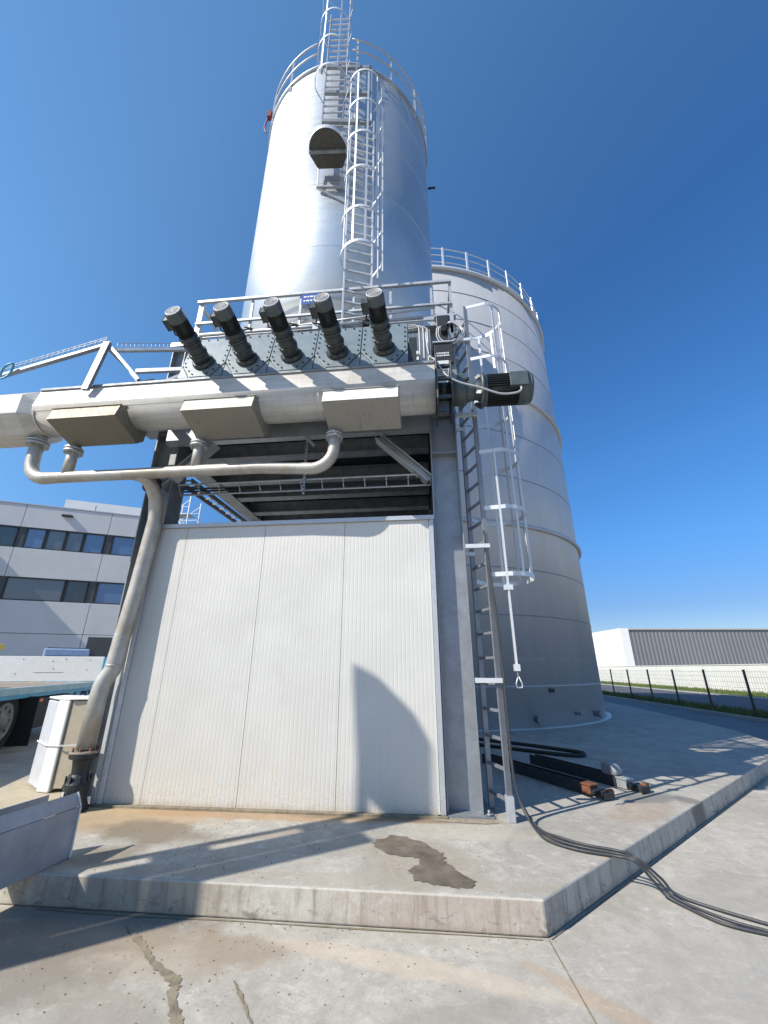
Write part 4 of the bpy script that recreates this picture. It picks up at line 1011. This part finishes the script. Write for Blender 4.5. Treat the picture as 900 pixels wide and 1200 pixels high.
b = MB(); b.bx(.47, .56, 5.16, 5.17, 5.53, 6.8).bx(.47, .48, 5.17, 5.26, 5.53, 6.8).bx(.55, .56, 5.17, 5.26, 5.53, 6.8); b.build('channel', M['galv_dark'], cp)
b = MB(); b.bx(.2, .6, 5.16, 5.3, 5.522, 5.53); b.bx(-.02, .22, 5.0, 5.04, 5.46, 5.50); b.build('foot_plate', M['galv_dark'], cp)
jb = thing('junction_box', 'black junction box under the right end of the guardrail', 'junction box', (.42, 5.25, 6.8))
b = MB(); b.bx(.30, .50, 5.16, 5.28, 6.66, 6.98); b.build('housing', M['motor_black'], jb, .01)
b = MB(); b.bx(.27, .62, 5.18, 5.30, 6.985, 7.02); b.bx(.52, .58, 5.16, 5.2, 6.6, 7.0); b.build('bracket', M['alu_dull'], jb)
for k in range(3):
    r = .15 + .03 * k; cx, cz = .50, 6.56
    pts = [(cx + r * math.cos(R(a)), 5.08 + .02 * k + .02 * math.sin(R(a * 2)), cz + r * 1.05 * math.sin(R(a))) for a in range(-210, 110, 20)]
    pts = [(.44, 5.14, 6.72)] + pts + [(.44 + .02 * k, 5.18, 6.80)]
    o = MB().tube(smoothpath(pts, 3), .012, 8).build('cable_loop', M['conduit'] if k else M['cable'])
    tag(o, ['inner dark loop of the cable coil hanging under the junction box', 'middle pale loop of the cable coil hanging under the junction box', 'outer pale loop of the cable coil hanging under the junction box'][k], 'cable', 'cable loops under the junction box')
bp = thing('service_pipe', 'long grey service pipe running behind the gear motors along the hopper top', 'pipe', (-1.8, 5.24, 7.0))
b = MB(); b.cyl((-3.75, 5.22, 7.03), (.10, 5.22, 7.02), .028, n=10); b.cyl((-2.2, 5.26, 7.10), (.3, 5.26, 7.26), .02, n=8)
b.cyl((-3.75, 5.22, 7.03), (-3.75, 5.45, 6.95), .028, n=10); b.build('pipe_run', M['galv'], bp)
for k, x in enumerate((-3.2, -2.4, -1.7, -.85)):
    b = MB(); b.bx(x - .05, x + .05, 5.19, 5.24, 6.94, 7.07); b.build('clamp', M['bolt'] if k % 2 else M['galv'], bp)
for k, (x, dx) in enumerate(((-3.1, .3), (-2.35, .35), (-1.65, .3), (-.9, .3))):
    b = MB(); b.tube(smoothpath([(x - .1, 5.18, 7.08), (x, 5.14, 7.0), (x + dx * .4, 5.12, 6.95), (x + dx * .8, 5.16, 7.02), (x + dx, 5.22, 7.08), (x + dx * .5, 5.20, 7.12)], 5), .014, 6)
    o = b.build('cable_bundle', M['black']); tag(o, ['sagging black cables between the first and second gear motors', 'sagging black cables between the second and third gear motors', 'sagging black cables between the third and fourth gear motors', 'sagging black cables between the fourth and fifth gear motors'][k], 'cable', 'black cables sagging between the gear motors')

# ------------------------------------------------------------------ caged ladder on the right column
cgl = thing('caged_ladder', 'tall aluminium caged ladder standing beside the right steel column', 'ladder', (.74, 5.35, SH))
ladder(cgl, (.69, 5.34), (.93, .36), SH + .02, 7.1, .20, M['galv_mid'], .28)
cage(cgl, (.69, 5.34), (.93, .36), 2.72, 7.1, [2.74, 3.62, 4.45, 5.28, 6.05, 7.08],   .20, .37, .33, bars=(-80, -45, -10, 25, 60), bw=.035)
for z in (1.53, 3.1, 5.05, 6.4):
    b = MB(); b.bx(.50, .80, 5.10, 5.16, z - .025, z + .025); b.build('wall_bracket', M['alu'], cgl)
    b = MB(); b.bx(.50, .66, 5.50, 5.53, z - .025, z + .025); b.build('wall_bracket', M['alu'], cgl)
b = MB(); b.bar((.95, 5.0, 1.68), (.95, 5.0, 4.4), .022, .04); b.bx(.90, 1.0, 4.97, 5.03, 2.52, 2.58); b.build('pull_bar', M['alu'], cgl)
b = MB(); b.bx(.92, .98, 4.96, 5.04, 1.63, 1.70); b.build('end_clamp', M['alu'], cgl)
b = MB(); b.tube([(.95, 5.0, 1.63), (.955, 5.0, 1.58)], .012, 8); b.tube([(.955, 5.0, 1.58), (.925, 5.0, 1.50), (.93, 5.0, 1.46), (.985, 5.0, 1.46), (.99, 5.0, 1.50), (.957, 5.0, 1.58)], .008, 6); b.build('hook', M['galv'], cgl)
b = MB(); b.bx(.72, .80, 5.08, 5.20, SH + .002, SH + .22); b.build('foot', M['alu_dull'], cgl, .004)

# cables down the ladder and across the slab
for k, (off, lab) in enumerate(((0.0, 'nearest black cable of the three'), (.06, 'middle black cable of the three'), (.12, 'farthest black cable of the three'))):
    z = SH + .018
    a1 = [[(.89, 4.98), (.95, 4.72), (1.03, 4.55), (1.21, 4.41), (1.46, 4.32), (1.555, 4.235)],
          [(.88, 5.0), (.97, 4.80), (1.07, 4.62), (1.25, 4.48), (1.49, 4.37), (1.575, 4.27)],
          [(.90, 5.02), (.99, 4.86), (1.10, 4.70), (1.28, 4.54), (1.52, 4.43), (1.60, 4.30)]][k]
    a2 = [[(1.72, 4.19), (1.80, 4.09), (1.92, 3.90), (2.10, 3.80), (2.35, 3.74), (3.2, 3.66)],
          [(1.76, 4.20), (1.84, 4.12), (1.98, 3.95), (2.14, 3.84), (2.36, 3.765), (3.2, 3.72)],
          [(1.80, 4.24), (1.90, 4.17), (2.08, 4.02), (2.25, 3.90), (2.42, 3.80), (3.2, 3.78)]][k]
    pts = [(.74, 5.12 + off * .4, 3.3), (.79, 5.085 + off * .4, 2.4), (.81, 5.07 + off * .4, 1.6), (.815, 5.07 + off * .3, .62)] + [(p[0], p[1], z + (.09 if i_ == 0 else 0)) for i_, p in enumerate(a1)] + [(a2[0][0] - .06, a2[0][1] + .02, SH * .55)] + [(p[0], p[1], .04 if i_ == 0 else .015) for i_, p in enumerate(a2)]
    o = MB().tube(smoothpath(pts, 8), .011 if k != 1 else .0095, 8).build('ground_cable', M['cable'])
    tag(o, lab + ' crossing the slab edge from the ladder foot', 'cable', 'black cables crossing the slab')
pts = [(.3, 10.9, .235), (1.05, 10.2, .235), (1.75, 9.72, .235), (2.45, 9.12, .235), (2.68, 8.82, .235), (2.55, 8.58, .235), (2.2, 8.68, .235), (1.5, 9.15, .235), (.9, 9.55, .235), (.2, 10.0, .235)]
o = MB().tube(smoothpath(pts, 8), .032, 10).build('rubber_hose', M['black']); tag(o, 'thick black hose lying in a long loop in front of the tank', 'hose')
pts = [(4.2, 6.85, .225), (4.15, 7.0, .225)]
# two dark steel beams lying on the slab
def forkbeam(p, q, rust, label, pl):
    p, q = Vector(p), Vector(q); d = (q - p).normalized(); a = Vector((d.y, -d.x, 0)); L = (q - p).length
    r = thing('steel_beam', label, 'beam', (p.x, p.y, SH), 'dark steel beams lying on the slab'); o = Vector((0, 0, SH))
    b = MB(); m = p + o
    for s in (-1, 1): b.bar(m + a * .06 * s + Vector((0, 0, .07)), m + d * L + a * .06 * s + Vector((0, 0, .07)), .012, .13)
    b.bar(m + Vector((0, 0, .068)), m + d * L + Vector((0, 0, .068)), .106, .012); b.build('channel', M['beam_black'], r)
    b = MB()
    for k in range(3): e = m + d * (L * (.25 + .22 * k)); b.bar(e - a * .085 + Vector((0, 0, .03)), e - a * .085 + Vector((0, 0, .11)), .02, .03, d)
    b.build('cleat', M['galv_dark'], r)
    e = m + d * (L + .0)
    b = MB(); b.bar(e + Vector((0, 0, .12)), e + d * .16 + Vector((0, 0, .12)), .15, .02); b.bar(e + Vector((0, 0, .06)), e + d * .14 + Vector((0, 0, .06)), .13, .10); b.build('end_shoe', M['rust'] if rust else M['galv'], r, .004)
    b = MB(); b.cyl(e + d * .2 - a * .1 + Vector((0, 0, .06)), e + d * .2 + a * .1 + Vector((0, 0, .06)), .03, n=10); b.bar(e + d * .12 + Vector((0, 0, .05)), e + d * .36 + Vector((0, 0, .045)), .05, .07); b.bar(e + d * .34 - a * .08 + Vector((0, 0, .05)), e + d * .34 + a * .08 + Vector((0, 0, .05)), .04, .06); b.build('hinge_end', M['beam_black'], r, .004)
    b = MB(); b.cyl(e + d * .30 - a * .11 + Vector((0, 0, .07)), e + d * .30 - a * .02 + Vector((0, 0, .07)), .035, n=10); b.build('roller', M['rust'], r)
forkbeam((.85, 8.0, 0), (1.86, 6.27, 0), True, 'dark steel beam with a rusty orange end plate, nearer the ladder', 0)
forkbeam((1.62, 8.0, 0), (2.42, 6.62, 0), False, 'dark steel beam with a pale metal end, farther from the ladder', 1)
b = MB(); b.prism([(-.10, 0), (.11, 0), (.13, .05), (.08, .12), (-.02, .15), (-.10, .12)], 'y', -.07, .07); b.xf(Matrix.Translation((2.36, 6.70, SH + .13)) @ Matrix.Rotation(R(-58), 4, 'Z'))
o = b.build('cast_shoe', M['galv_mid'], bevel=.02); tag(o, 'small pale cast metal shoe resting on the end of the farther beam', 'metal shoe')
# ladder anchor stub
# stains on the slab and yard: thin films of wet dirt
def blot(name, pts, z, mat, jit=.04, sub=5):
    n = len(pts); out_ = []
    P_ = [Vector((p[0], p[1], 0)) for p in pts]
    for i in range(n):
        a, b_, c, d = P_[i - 1], P_[i], P_[(i + 1) % n], P_[(i + 2) % n]
        for k in range(sub):
            t = k / sub; q = 0.5 * ((2 * b_) + (c - a) * t + (2 * a - 5 * b_ + 4 * c - d) * t * t + (3 * b_ - a - 3 * c + d) * t ** 3)
            out_.append((q.x + random.uniform(-jit, jit) * .5, q.y + random.uniform(-jit, jit) * .5, z))
    b = MB(); b.poly(out_); bmesh.ops.triangulate(b.b, faces=b.b.faces[:]); o = b.build(name, mat); o['kind'] = 'structure'; return o
import sys

blot('wet_patch', [(-.55, 4.4), (-.48, 4.56), (-.33, 4.63), (-.12, 4.47), (.04, 4.27), (.06, 4.10), (.17, 3.95), (.27, 3.76), (.17, 3.70), (-.01, 3.72), (-.14, 3.77), (-.21, 3.92), (-.14, 4.12), (-.22, 4.19), (-.40, 4.22)], SH + .004, M['stain_wet'], .05)
def streak(name, pts, wds, z, mat):
    P_ = smoothpath([(p[0], p[1], z) for p in pts], 8); b = MB(); n = len(P_); A = []; B_ = []
    for i, p in enumerate(P_):
        d = (P_[min(i + 1, n - 1)] - P_[max(i - 1, 0)]).normalized(); a = Vector((-d.y, d.x, 0)); t = i / (n - 1) * (len(wds) - 1); k = min(int(t), len(wds) - 2)
        wd = (wds[k] + (wds[k + 1] - wds[k]) * (t - k)) * random.uniform(.65, 1.25); sh = random.uniform(-.3, .3) * wd
        A.append(b.b.verts.new(p + a * (wd + sh))); B_.append(b.b.verts.new(p - a * (wd - sh)))
    for i in range(n - 1): b._f([A[i], B_[i], B_[i + 1], A[i + 1]])
    o = b.build(name, mat); o['kind'] = 'structure'
streak('mud_line', [(-2.17, 3.48), (-2.06, 3.4), (-1.9, 3.27), (-1.72, 3.12), (-1.50, 2.98), (-1.46, 2.88), (-1.34, 2.73), (-1.28, 2.62), (-1.2, 2.4)], [.008, .022, .018, .03, .025, .035, .03], .004, M['stain_dry'])
streak('mud_line', [(-1.17, 3.02), (-1.09, 2.92), (-1.0, 2.8), (-.92, 2.7)], [.004, .014, .008, .004], .004, M['stain_dry'])
b = MB(); b.bar((.70, 3.60, .003), (.86, 1.5, .003), .006, .003); struct('slab_joint', b, M['stain_dry'])
for x0, x1 in ((.06, .6), (-4.4, -3.9)):
    b = MB(); b.poly([(x0 - .08, 5.05, SH + .004), (x1 - .1, 5.02, SH + .004), (x1 + .02, 5.06, SH + .004), (x1 + .06, 5.62, SH + .004), (x0 - .05, 5.62, SH + .004)]); o = b.build('grout_pad', M['grout']); o['kind'] = 'structure'
streak('mud_line', [(-2.95, 3.585), (-2.2, 3.58), (-1.4, 3.588), (-.6, 3.585), (.2, 3.59), (.66, 3.59)], [.014, .02, .006, .010, .004, .006], .004, M['stain_dry'])
streak('mud_line', [(.72, 3.60), (1.6, 4.5), (2.9, 5.84), (5.2, 8.2)], [.004, .008, .005, .006], .005, M['stain_dry'])
# grit on the concrete
b = MB()
for i in range(700):
    if i % 2: x, y, z = random.uniform(-3, .6), random.uniform(3.66, 5.1), SH
    else: x, y, z = random.uniform(-2.6, .8), random.uniform(2.6, 3.58), 0
    if i % 3 == 0: x = random.gauss(-2.2, .4) if z else random.gauss(-1.4, .5)
    if i % 7 == 0 and not z: y = random.uniform(3.52, 3.6)
    if z and not (3.66 < y < 5.15): continue
    if (x - .7) > (y - 3.61): continue
    r = random.uniform(.001, .0045)
    b.bx(x, x + r * 2, y, y + r * 1.5, z + .001, z + r)
o = b.build('grit', M['stain_dry']); o['kind'] = 'stuff'; o['label'] = 'loose dark grit scattered over the concrete'; o['category'] = 'grit'

# ------------------------------------------------------------------ grey sheet metal trough lying over the slab edge
ft = thing('sheet_metal_trough', 'grey sheet metal trough jutting out over the slab edge in the left foreground', 'trough', (-2.95, 3.0, SH))
b = MB(); zb, zt, xr = .209, .66, -2.86
def yx(x, y): return x
fr_ = [(-3.00, 3.86), (-3.22, 1.6)]      # right hand side plate, running towards the camera
d = Vector((fr_[1][0] - fr_[0][0], fr_[1][1] - fr_[0][1], 0)).normalized(); a = Vector((d.y, -d.x, 0))
if a.x > 0: a = -a
p0 = Vector((fr_[0][0], fr_[0][1], 0)); L = 2.6
def T(s, o_, z): return p0 + d * s + a * o_ + Vector((0, 0, z))
def plate(b, q):
    n = (q[1] - q[0]).cross(q[3] - q[0]).normalized() * .006
    A = [b.b.verts.new(p + n) for p in q]; B_ = [b.b.verts.new(p - n) for p in q]
    b._f(A); b._f(B_[::-1])
    for i in range(4): b._f([A[i], B_[i], B_[(i + 1) % 4], A[(i + 1) % 4]])
plate(b, [T(0, 0, zb), T(L, 0, zb), T(L, 0, .56), T(0, 0, .56)])
plate(b, [T(0, .002, .565), T(L, .002, .565), T(L, .055, .66), T(0, .055, .66)])
ft_side = b.build('side_plate', M['trough_grey'], ft)
b = MB(); plate(b, [T(.03, .30, zb), T(L, .30, zb), T(L, .30, .64), T(.03, .30, .64)]); b.build('side_plate', M['trough_grey'], ft)
b = MB(); plate(b, [T(0, .008, zb), T(L, .008, zb), T(L, .29, zb), T(0, .29, zb)]); b.build('floor_plate', M['trough_grey'], ft)
b = MB(); b.bar(T(-.006, 0, zb), T(-.006, .0, .56), .03, .012); b.bar(T(-.006, .0, .56), T(-.006, .055, .66), .012, .03); b.build('end_lip', M['pale_box'], ft)
tb_ = MB(); tb_.bar(T(L - .4, -.1, .104), T(L - .4, .4, .104), .16, .204); o = tb_.build('timber_block', M['wood']); tag(o, 'timber block under the near end of the grey sheet metal trough', 'timber block')

# ------------------------------------------------------------------ white boxed panels leaning by the column
cr = thing('panel_stack', 'strapped upright stack of white and beige boards beside the down pipe', 'board stack', (-5.1, 5.85, SH))
def vb_(pts, z0, z1, name, mat, bev=.01):
    b = MB(); b.prism([(p[0], p[1]) for p in pts], 'z', z0, z1); return b.build(name, mat, cr, bev)
A0 = Vector((-5.40, 5.90)); A1 = Vector((-4.98, 5.60)); A2 = Vector((-4.78, 5.56)); A3 = Vector((-4.40, 5.70))
nb = Vector((-.25, .97)) * .42
vb_([A0, A1, A1 + nb * .9, A0 + nb * .9], SH + .03, 1.24, 'grey_board', M['board_grey'])
vb_([A1 + Vector((.012, -.02)), A2, A2 + nb, A1 + nb + Vector((.012, 0))], SH + .002, 1.26, 'white_board', M['white_plastic'], .02)
vb_([A2 + Vector((.015, .03)), A3, A3 + nb * .8, A2 + nb * .9], SH + .04, 1.25, 'beige_board', M['beige'])
b = MB(); pts = [A0 + Vector((-.01, -.01)), A1 + Vector((.0, -.03)), A2 + Vector((.0, -.012)), A3 + Vector((.01, -.008))]
b.strip([(p.x, p.y, .73) for p in pts], .018, .006); b.build('strap', M['white_plastic'], cr)
b = MB(); q = [A0, A1, A2, A3, A3 + nb * .8, A0 + nb * .9]; b.prism([((p - Vector((-5, 5.9))).x * 1.02 - 5, (p - Vector((-5, 5.9))).y * 1.02 + 5.9) for p in q], 'z', 1.262, 1.285); b.build('top_board', M['white_plastic'], cr, .01)

# ------------------------------------------------------------------ flatbed trailer
trl = thing('flatbed_trailer', 'blue framed flatbed trailer with a white end board and large tyre', 'trailer', (-7.6, 7.6, SH))
TL = Vector((.37, -.93, 0)).normalized(); TN = Vector((-.93, -.37, 0)).normalized()      # along towards camera, across away from us
T0 = Vector((-9.28, 11.62, 0))
def Q(s, n, z): return T0 + TL * s + TN * n + Vector((0, 0, z))
def slb(b, s0, s1, n0, n1, z0, z1):
    v = [b.b.verts.new(Q(s, n, z)) for z in (z0, z1) for s, n in ((s0, n0), (s1, n0), (s1, n1), (s0, n1))]
    for q in ((0, 3, 2, 1), (4, 5, 6, 7), (0, 1, 5, 4), (1, 2, 6, 5), (2, 3, 7, 6), (3, 0, 4, 7)): b._f([v[i] for i in q])
    return b
LT = 9.0; DZ = 1.32
b = MB()
for k in range(12): slb(b, .06, LT, .05 + k * .2, .24 + k * .2, DZ - .05, DZ)
b.build('deck', M['wood'], trl)
b = MB(); slb(b, 0, LT, -.03, .04, DZ - .18, DZ + .005); slb(b, 0, LT, 2.46, 2.53, DZ - .18, DZ + .005); slb(b, 0, .06, .04, 2.46, DZ - .18, DZ + .005); b.build('side_rail', M['truck_pale'], trl, .006)
b = MB(); slb(b, .02, LT, -.045, -.032, DZ - .19, DZ - .12); b.build('lower_strip', M['truck_blue'], trl)
b = MB()
for n in (.75, 1.6): slb(b, .1, LT, n, n + .12, DZ - .5, DZ - .19)
for k in range(9): slb(b, .5 + k, .56 + k, .045, 2.45, DZ - .18, DZ - .06)
b.build('chassis', M['motor_black'], trl)
b = MB(); slb(b, -.03, .03, -.02, 2.56, DZ + .02, DZ + .66); eb = b.build('end_board', M['white_plastic'], trl, .006)
b = MB()
for n_, z_ in ((.3, .55), (.9, .58), (.34, .3), (1.15, .33), (1.2, .52), (2.0, .2), (1.9, .57)): slb(b, .031, .036, n_, n_ + .02, DZ + z_, DZ + z_ + .02)
slb(b, .031, .034, .9, 1.6, DZ + .24, DZ + .245); b.build('bolt', M['bolt'], eb)
b = MB(); slb(b, -.06, .05, -.14, -.03, DZ - .75, DZ + .64); b.build('corner_post', M['truck_blue'], trl, .005)
for q0, q1 in ((.7, .78), (1.2, 1.5)):
    b = MB(); slb(b, q0, q1, -.03, .03, DZ - .6, DZ - .2); b.build('side_post', M['truck_blue'], trl, .005)
b = MB(); slb(b, -.04, .02, -.10, .0, DZ + .5, DZ + .58); b.build('latch', M['black'], trl)
b = MB(); slb(b, 3.2, 3.35, -.035, -.03, DZ - .30, DZ - .24); b.build('side_marker', M['orange'], trl)
b = MB(); slb(b, 1.6, 3.5, .06, .5, .5, DZ - .22); b.build('tool_box', M['black'], trl, .02)
def wheel(s, n, side):
    c = Q(s, n, SH + .56); nn = -TN * side
    b = MB(); b.cyl(c - nn * .14, c + nn * .02, .555, n=48); b.cyl(c + nn * .02, c + nn * .13, .56, .51, n=48)
    for k in range(36):
        a = 2 * math.pi * k / 36; u = TL * math.cos(a) + Vector((0, 0, 1)) * math.sin(a); b.bar(c - nn * .12 + u * .558, c + nn * .08 + u * .558, .05, .018, u)
    ty = b.build('wheel', M['tyre'], trl)
    b = MB()
    cc_ = c + nn * .131
    segs = [(.315, .0), (.31, .022), (.295, .024), (.275, .008), (.20, .004), (.12, .02), (.10, .06), (.02, .07)]
    ax_ = nn; e1 = TL; e2 = Vector((0, 0, 1)); rings = []
    for r, h in segs: rings.append([b.b.verts.new(cc_ + ax_ * (h + .003) + (e1 * math.cos(2 * math.pi * k / 32) + e2 * math.sin(2 * math.pi * k / 32)) * r) for k in range(32)])
    for A, B_ in zip(rings, rings[1:]):
        for k in range(32): b._f([A[k], A[(k + 1) % 32], B_[(k + 1) % 32], B_[k]], True)
    b._f(rings[-1])
    b.build('rim', M['rim'], ty)
    for k in range(8):
        a = 2 * math.pi * k / 8; u = e1 * math.cos(a) + e2 * math.sin(a); MB().cyl(cc_ + u * .225, cc_ + u * .225 + ax_ * .012, .034, n=14).build('rim_hole', M['bolt'], ty)
for s in (4.45, 5.75):
    wheel(s, .16, 1); wheel(s, 2.34, -1)
b = MB()
for sc in (4.45, 5.75):
    b.cyl(Q(sc, .3, SH + .56), Q(sc, 2.2, SH + .56), .07, n=12)
b.build('axle', M['motor_black'], trl)
b = MB(); pts = [Q(3.80 - .0 + .05 * math.cos(t), -.02, 1.15 - .75 * t) for t in (0, .3, .6, .9, 1.15)]
for p, q in zip(pts, pts[1:]): b.bar(p, q, .4, .01, TL)
b.build('mudguard', M['black'], trl)
b = MB(); slb(b, 8.2, 8.3, .6, .7, SH, DZ - .5); slb(b, 8.2, 8.3, 1.8, 1.9, SH, DZ - .5); b.build('landing_leg', M['galv_dark'], trl)

# van and yellow machine behind the trailer
vn = thing('parked_van', 'light blue van whose roof shows above the white end board', 'van', (-18.2, 20.2, SH)); vn.rotation_euler.z = R(-48)
def vbx(name, mat, x0, x1, y0, y1, z0, z1, bev=.0, par=vn):
    b = MB(); b.bx(x0, x1, y0, y1, z0, z1); return b.build(name, mat, par, bev, offset=(0, 0, 0))
vbx('body', M['truck_pale'], -2.4, 1.6, -.95, .95, .35, 1.25, .12); vbx('cabin', M['van_blue'], -2.3, 1.2, -.9, .9, 1.2, 2.37, .07)
vbx('windscreen', M['glass_sky_tint'], 1.19, 1.22, -.78, .78, 1.4, 2.05, .02); vbx('roof_rack', M['black'], -1.8, .8, -.8, .8, 2.38, 2.42, 0); vbx('bonnet', M['truck_pale'], 1.4, 2.5, -.88, .88, .4, 1.05, .15)
for x in (-1.5, 1.6):
    for y in (-.85, .85):
        b = MB(); b.cyl((x, y - .11, .34), (x, y + .11, .34), .34, n=28); wv_ = b.build('wheel', M['tyre'], vn, offset=(0, 0, 0))
        b = MB(); b.cyl((x, y - .12, .34), (x, y + .12, .34), .2, n=20); b.build('rim', M['rim'], wv_, offset=(0, 0, 0))
ym = thing('yellow_loader', 'yellow machine cab top peeking above the trailer board at the left edge', 'loader', (-14.4, 12.2, SH)); ym.rotation_euler.z = R(30)
vbx('body', M['yellow'], -1.5, 1.2, -.7, .7, .5, 1.3, .1, ym); vbx('cab', M['glass_dark'], -.7, .6, -.6, .6, 1.3, 2.05, .05, ym); vbx('cab_roof', M['yellow'], -.8, .7, -.68, .68, 2.05, 2.22, .05, ym); vbx('boom', M['yellow'], .5, 2.3, -.5, -.3, .9, 1.15, .04, ym)
for x in (-1.0, .8):
    for y in (-.75, .75):
        b = MB(); b.cyl((x, y - .15, .45), (x, y + .15, .45), .45, n=28); b.build('wheel', M['tyre'], ym, offset=(0, 0, 0))

# ------------------------------------------------------------------ invented lift out of view, added and shaped to throw the panel shadow
ml = thing('shadow_caster', 'unseen stand-in lift left of the view, added to cast the panel shadow', 'lift', (-5.55, 1.35, 0))
ml.rotation_euler.z = math.atan2(-0.8, 0.6)       # local x runs across the sun
def mx(name, mat, x0, x1, y0, y1, z0, z1, bev=.0, par=ml):
    b = MB(); b.bx(x0, x1, y0, y1, z0, z1); return b.build(name, mat, par, bev, offset=(0, 0, 0))
mx('chassis', M['yellow'], -.75, .75, -1.3, .6, .35, .95, .05)
for x in (-.7, .7):
    for y in (-1.0, .35):
        b = MB(); b.cyl((x - .12, y, .35), (x + .12, y, .35), .35, n=28); b.build('wheel', M['tyre'], ml, offset=(0, 0, 0))
mx('mast', M['galv'], -.26, -.165, -.12, .12, .95, 6.6); mx('mast', M['galv'], -.055, .235, -.12, .12, .95, 6.3)
for z in (1.2, 2.6, 4.0, 5.15, 6.0): mx('cross_member', M['galv'], -.165, -.055, -.10, .10, z, z + .25)
mx('shadow_widener', M['yellow'], .24, .50, -.12, .12, .95, 5.4, .01)  # added block, only widens the shadow band on the ground
b = MB(); b.prism([(-.25, 6.0), (.24, 5.9), (.25, 6.85), (.14, 7.03), (-.12, 7.12), (-.30, 7.05)], 'y', -.1, .1); b.build('basket', M['yellow'], ml, .02, offset=(0, 0, 0))  # outline shaped after the wanted shadow on the panels
print('objects', len(bpy.data.objects))
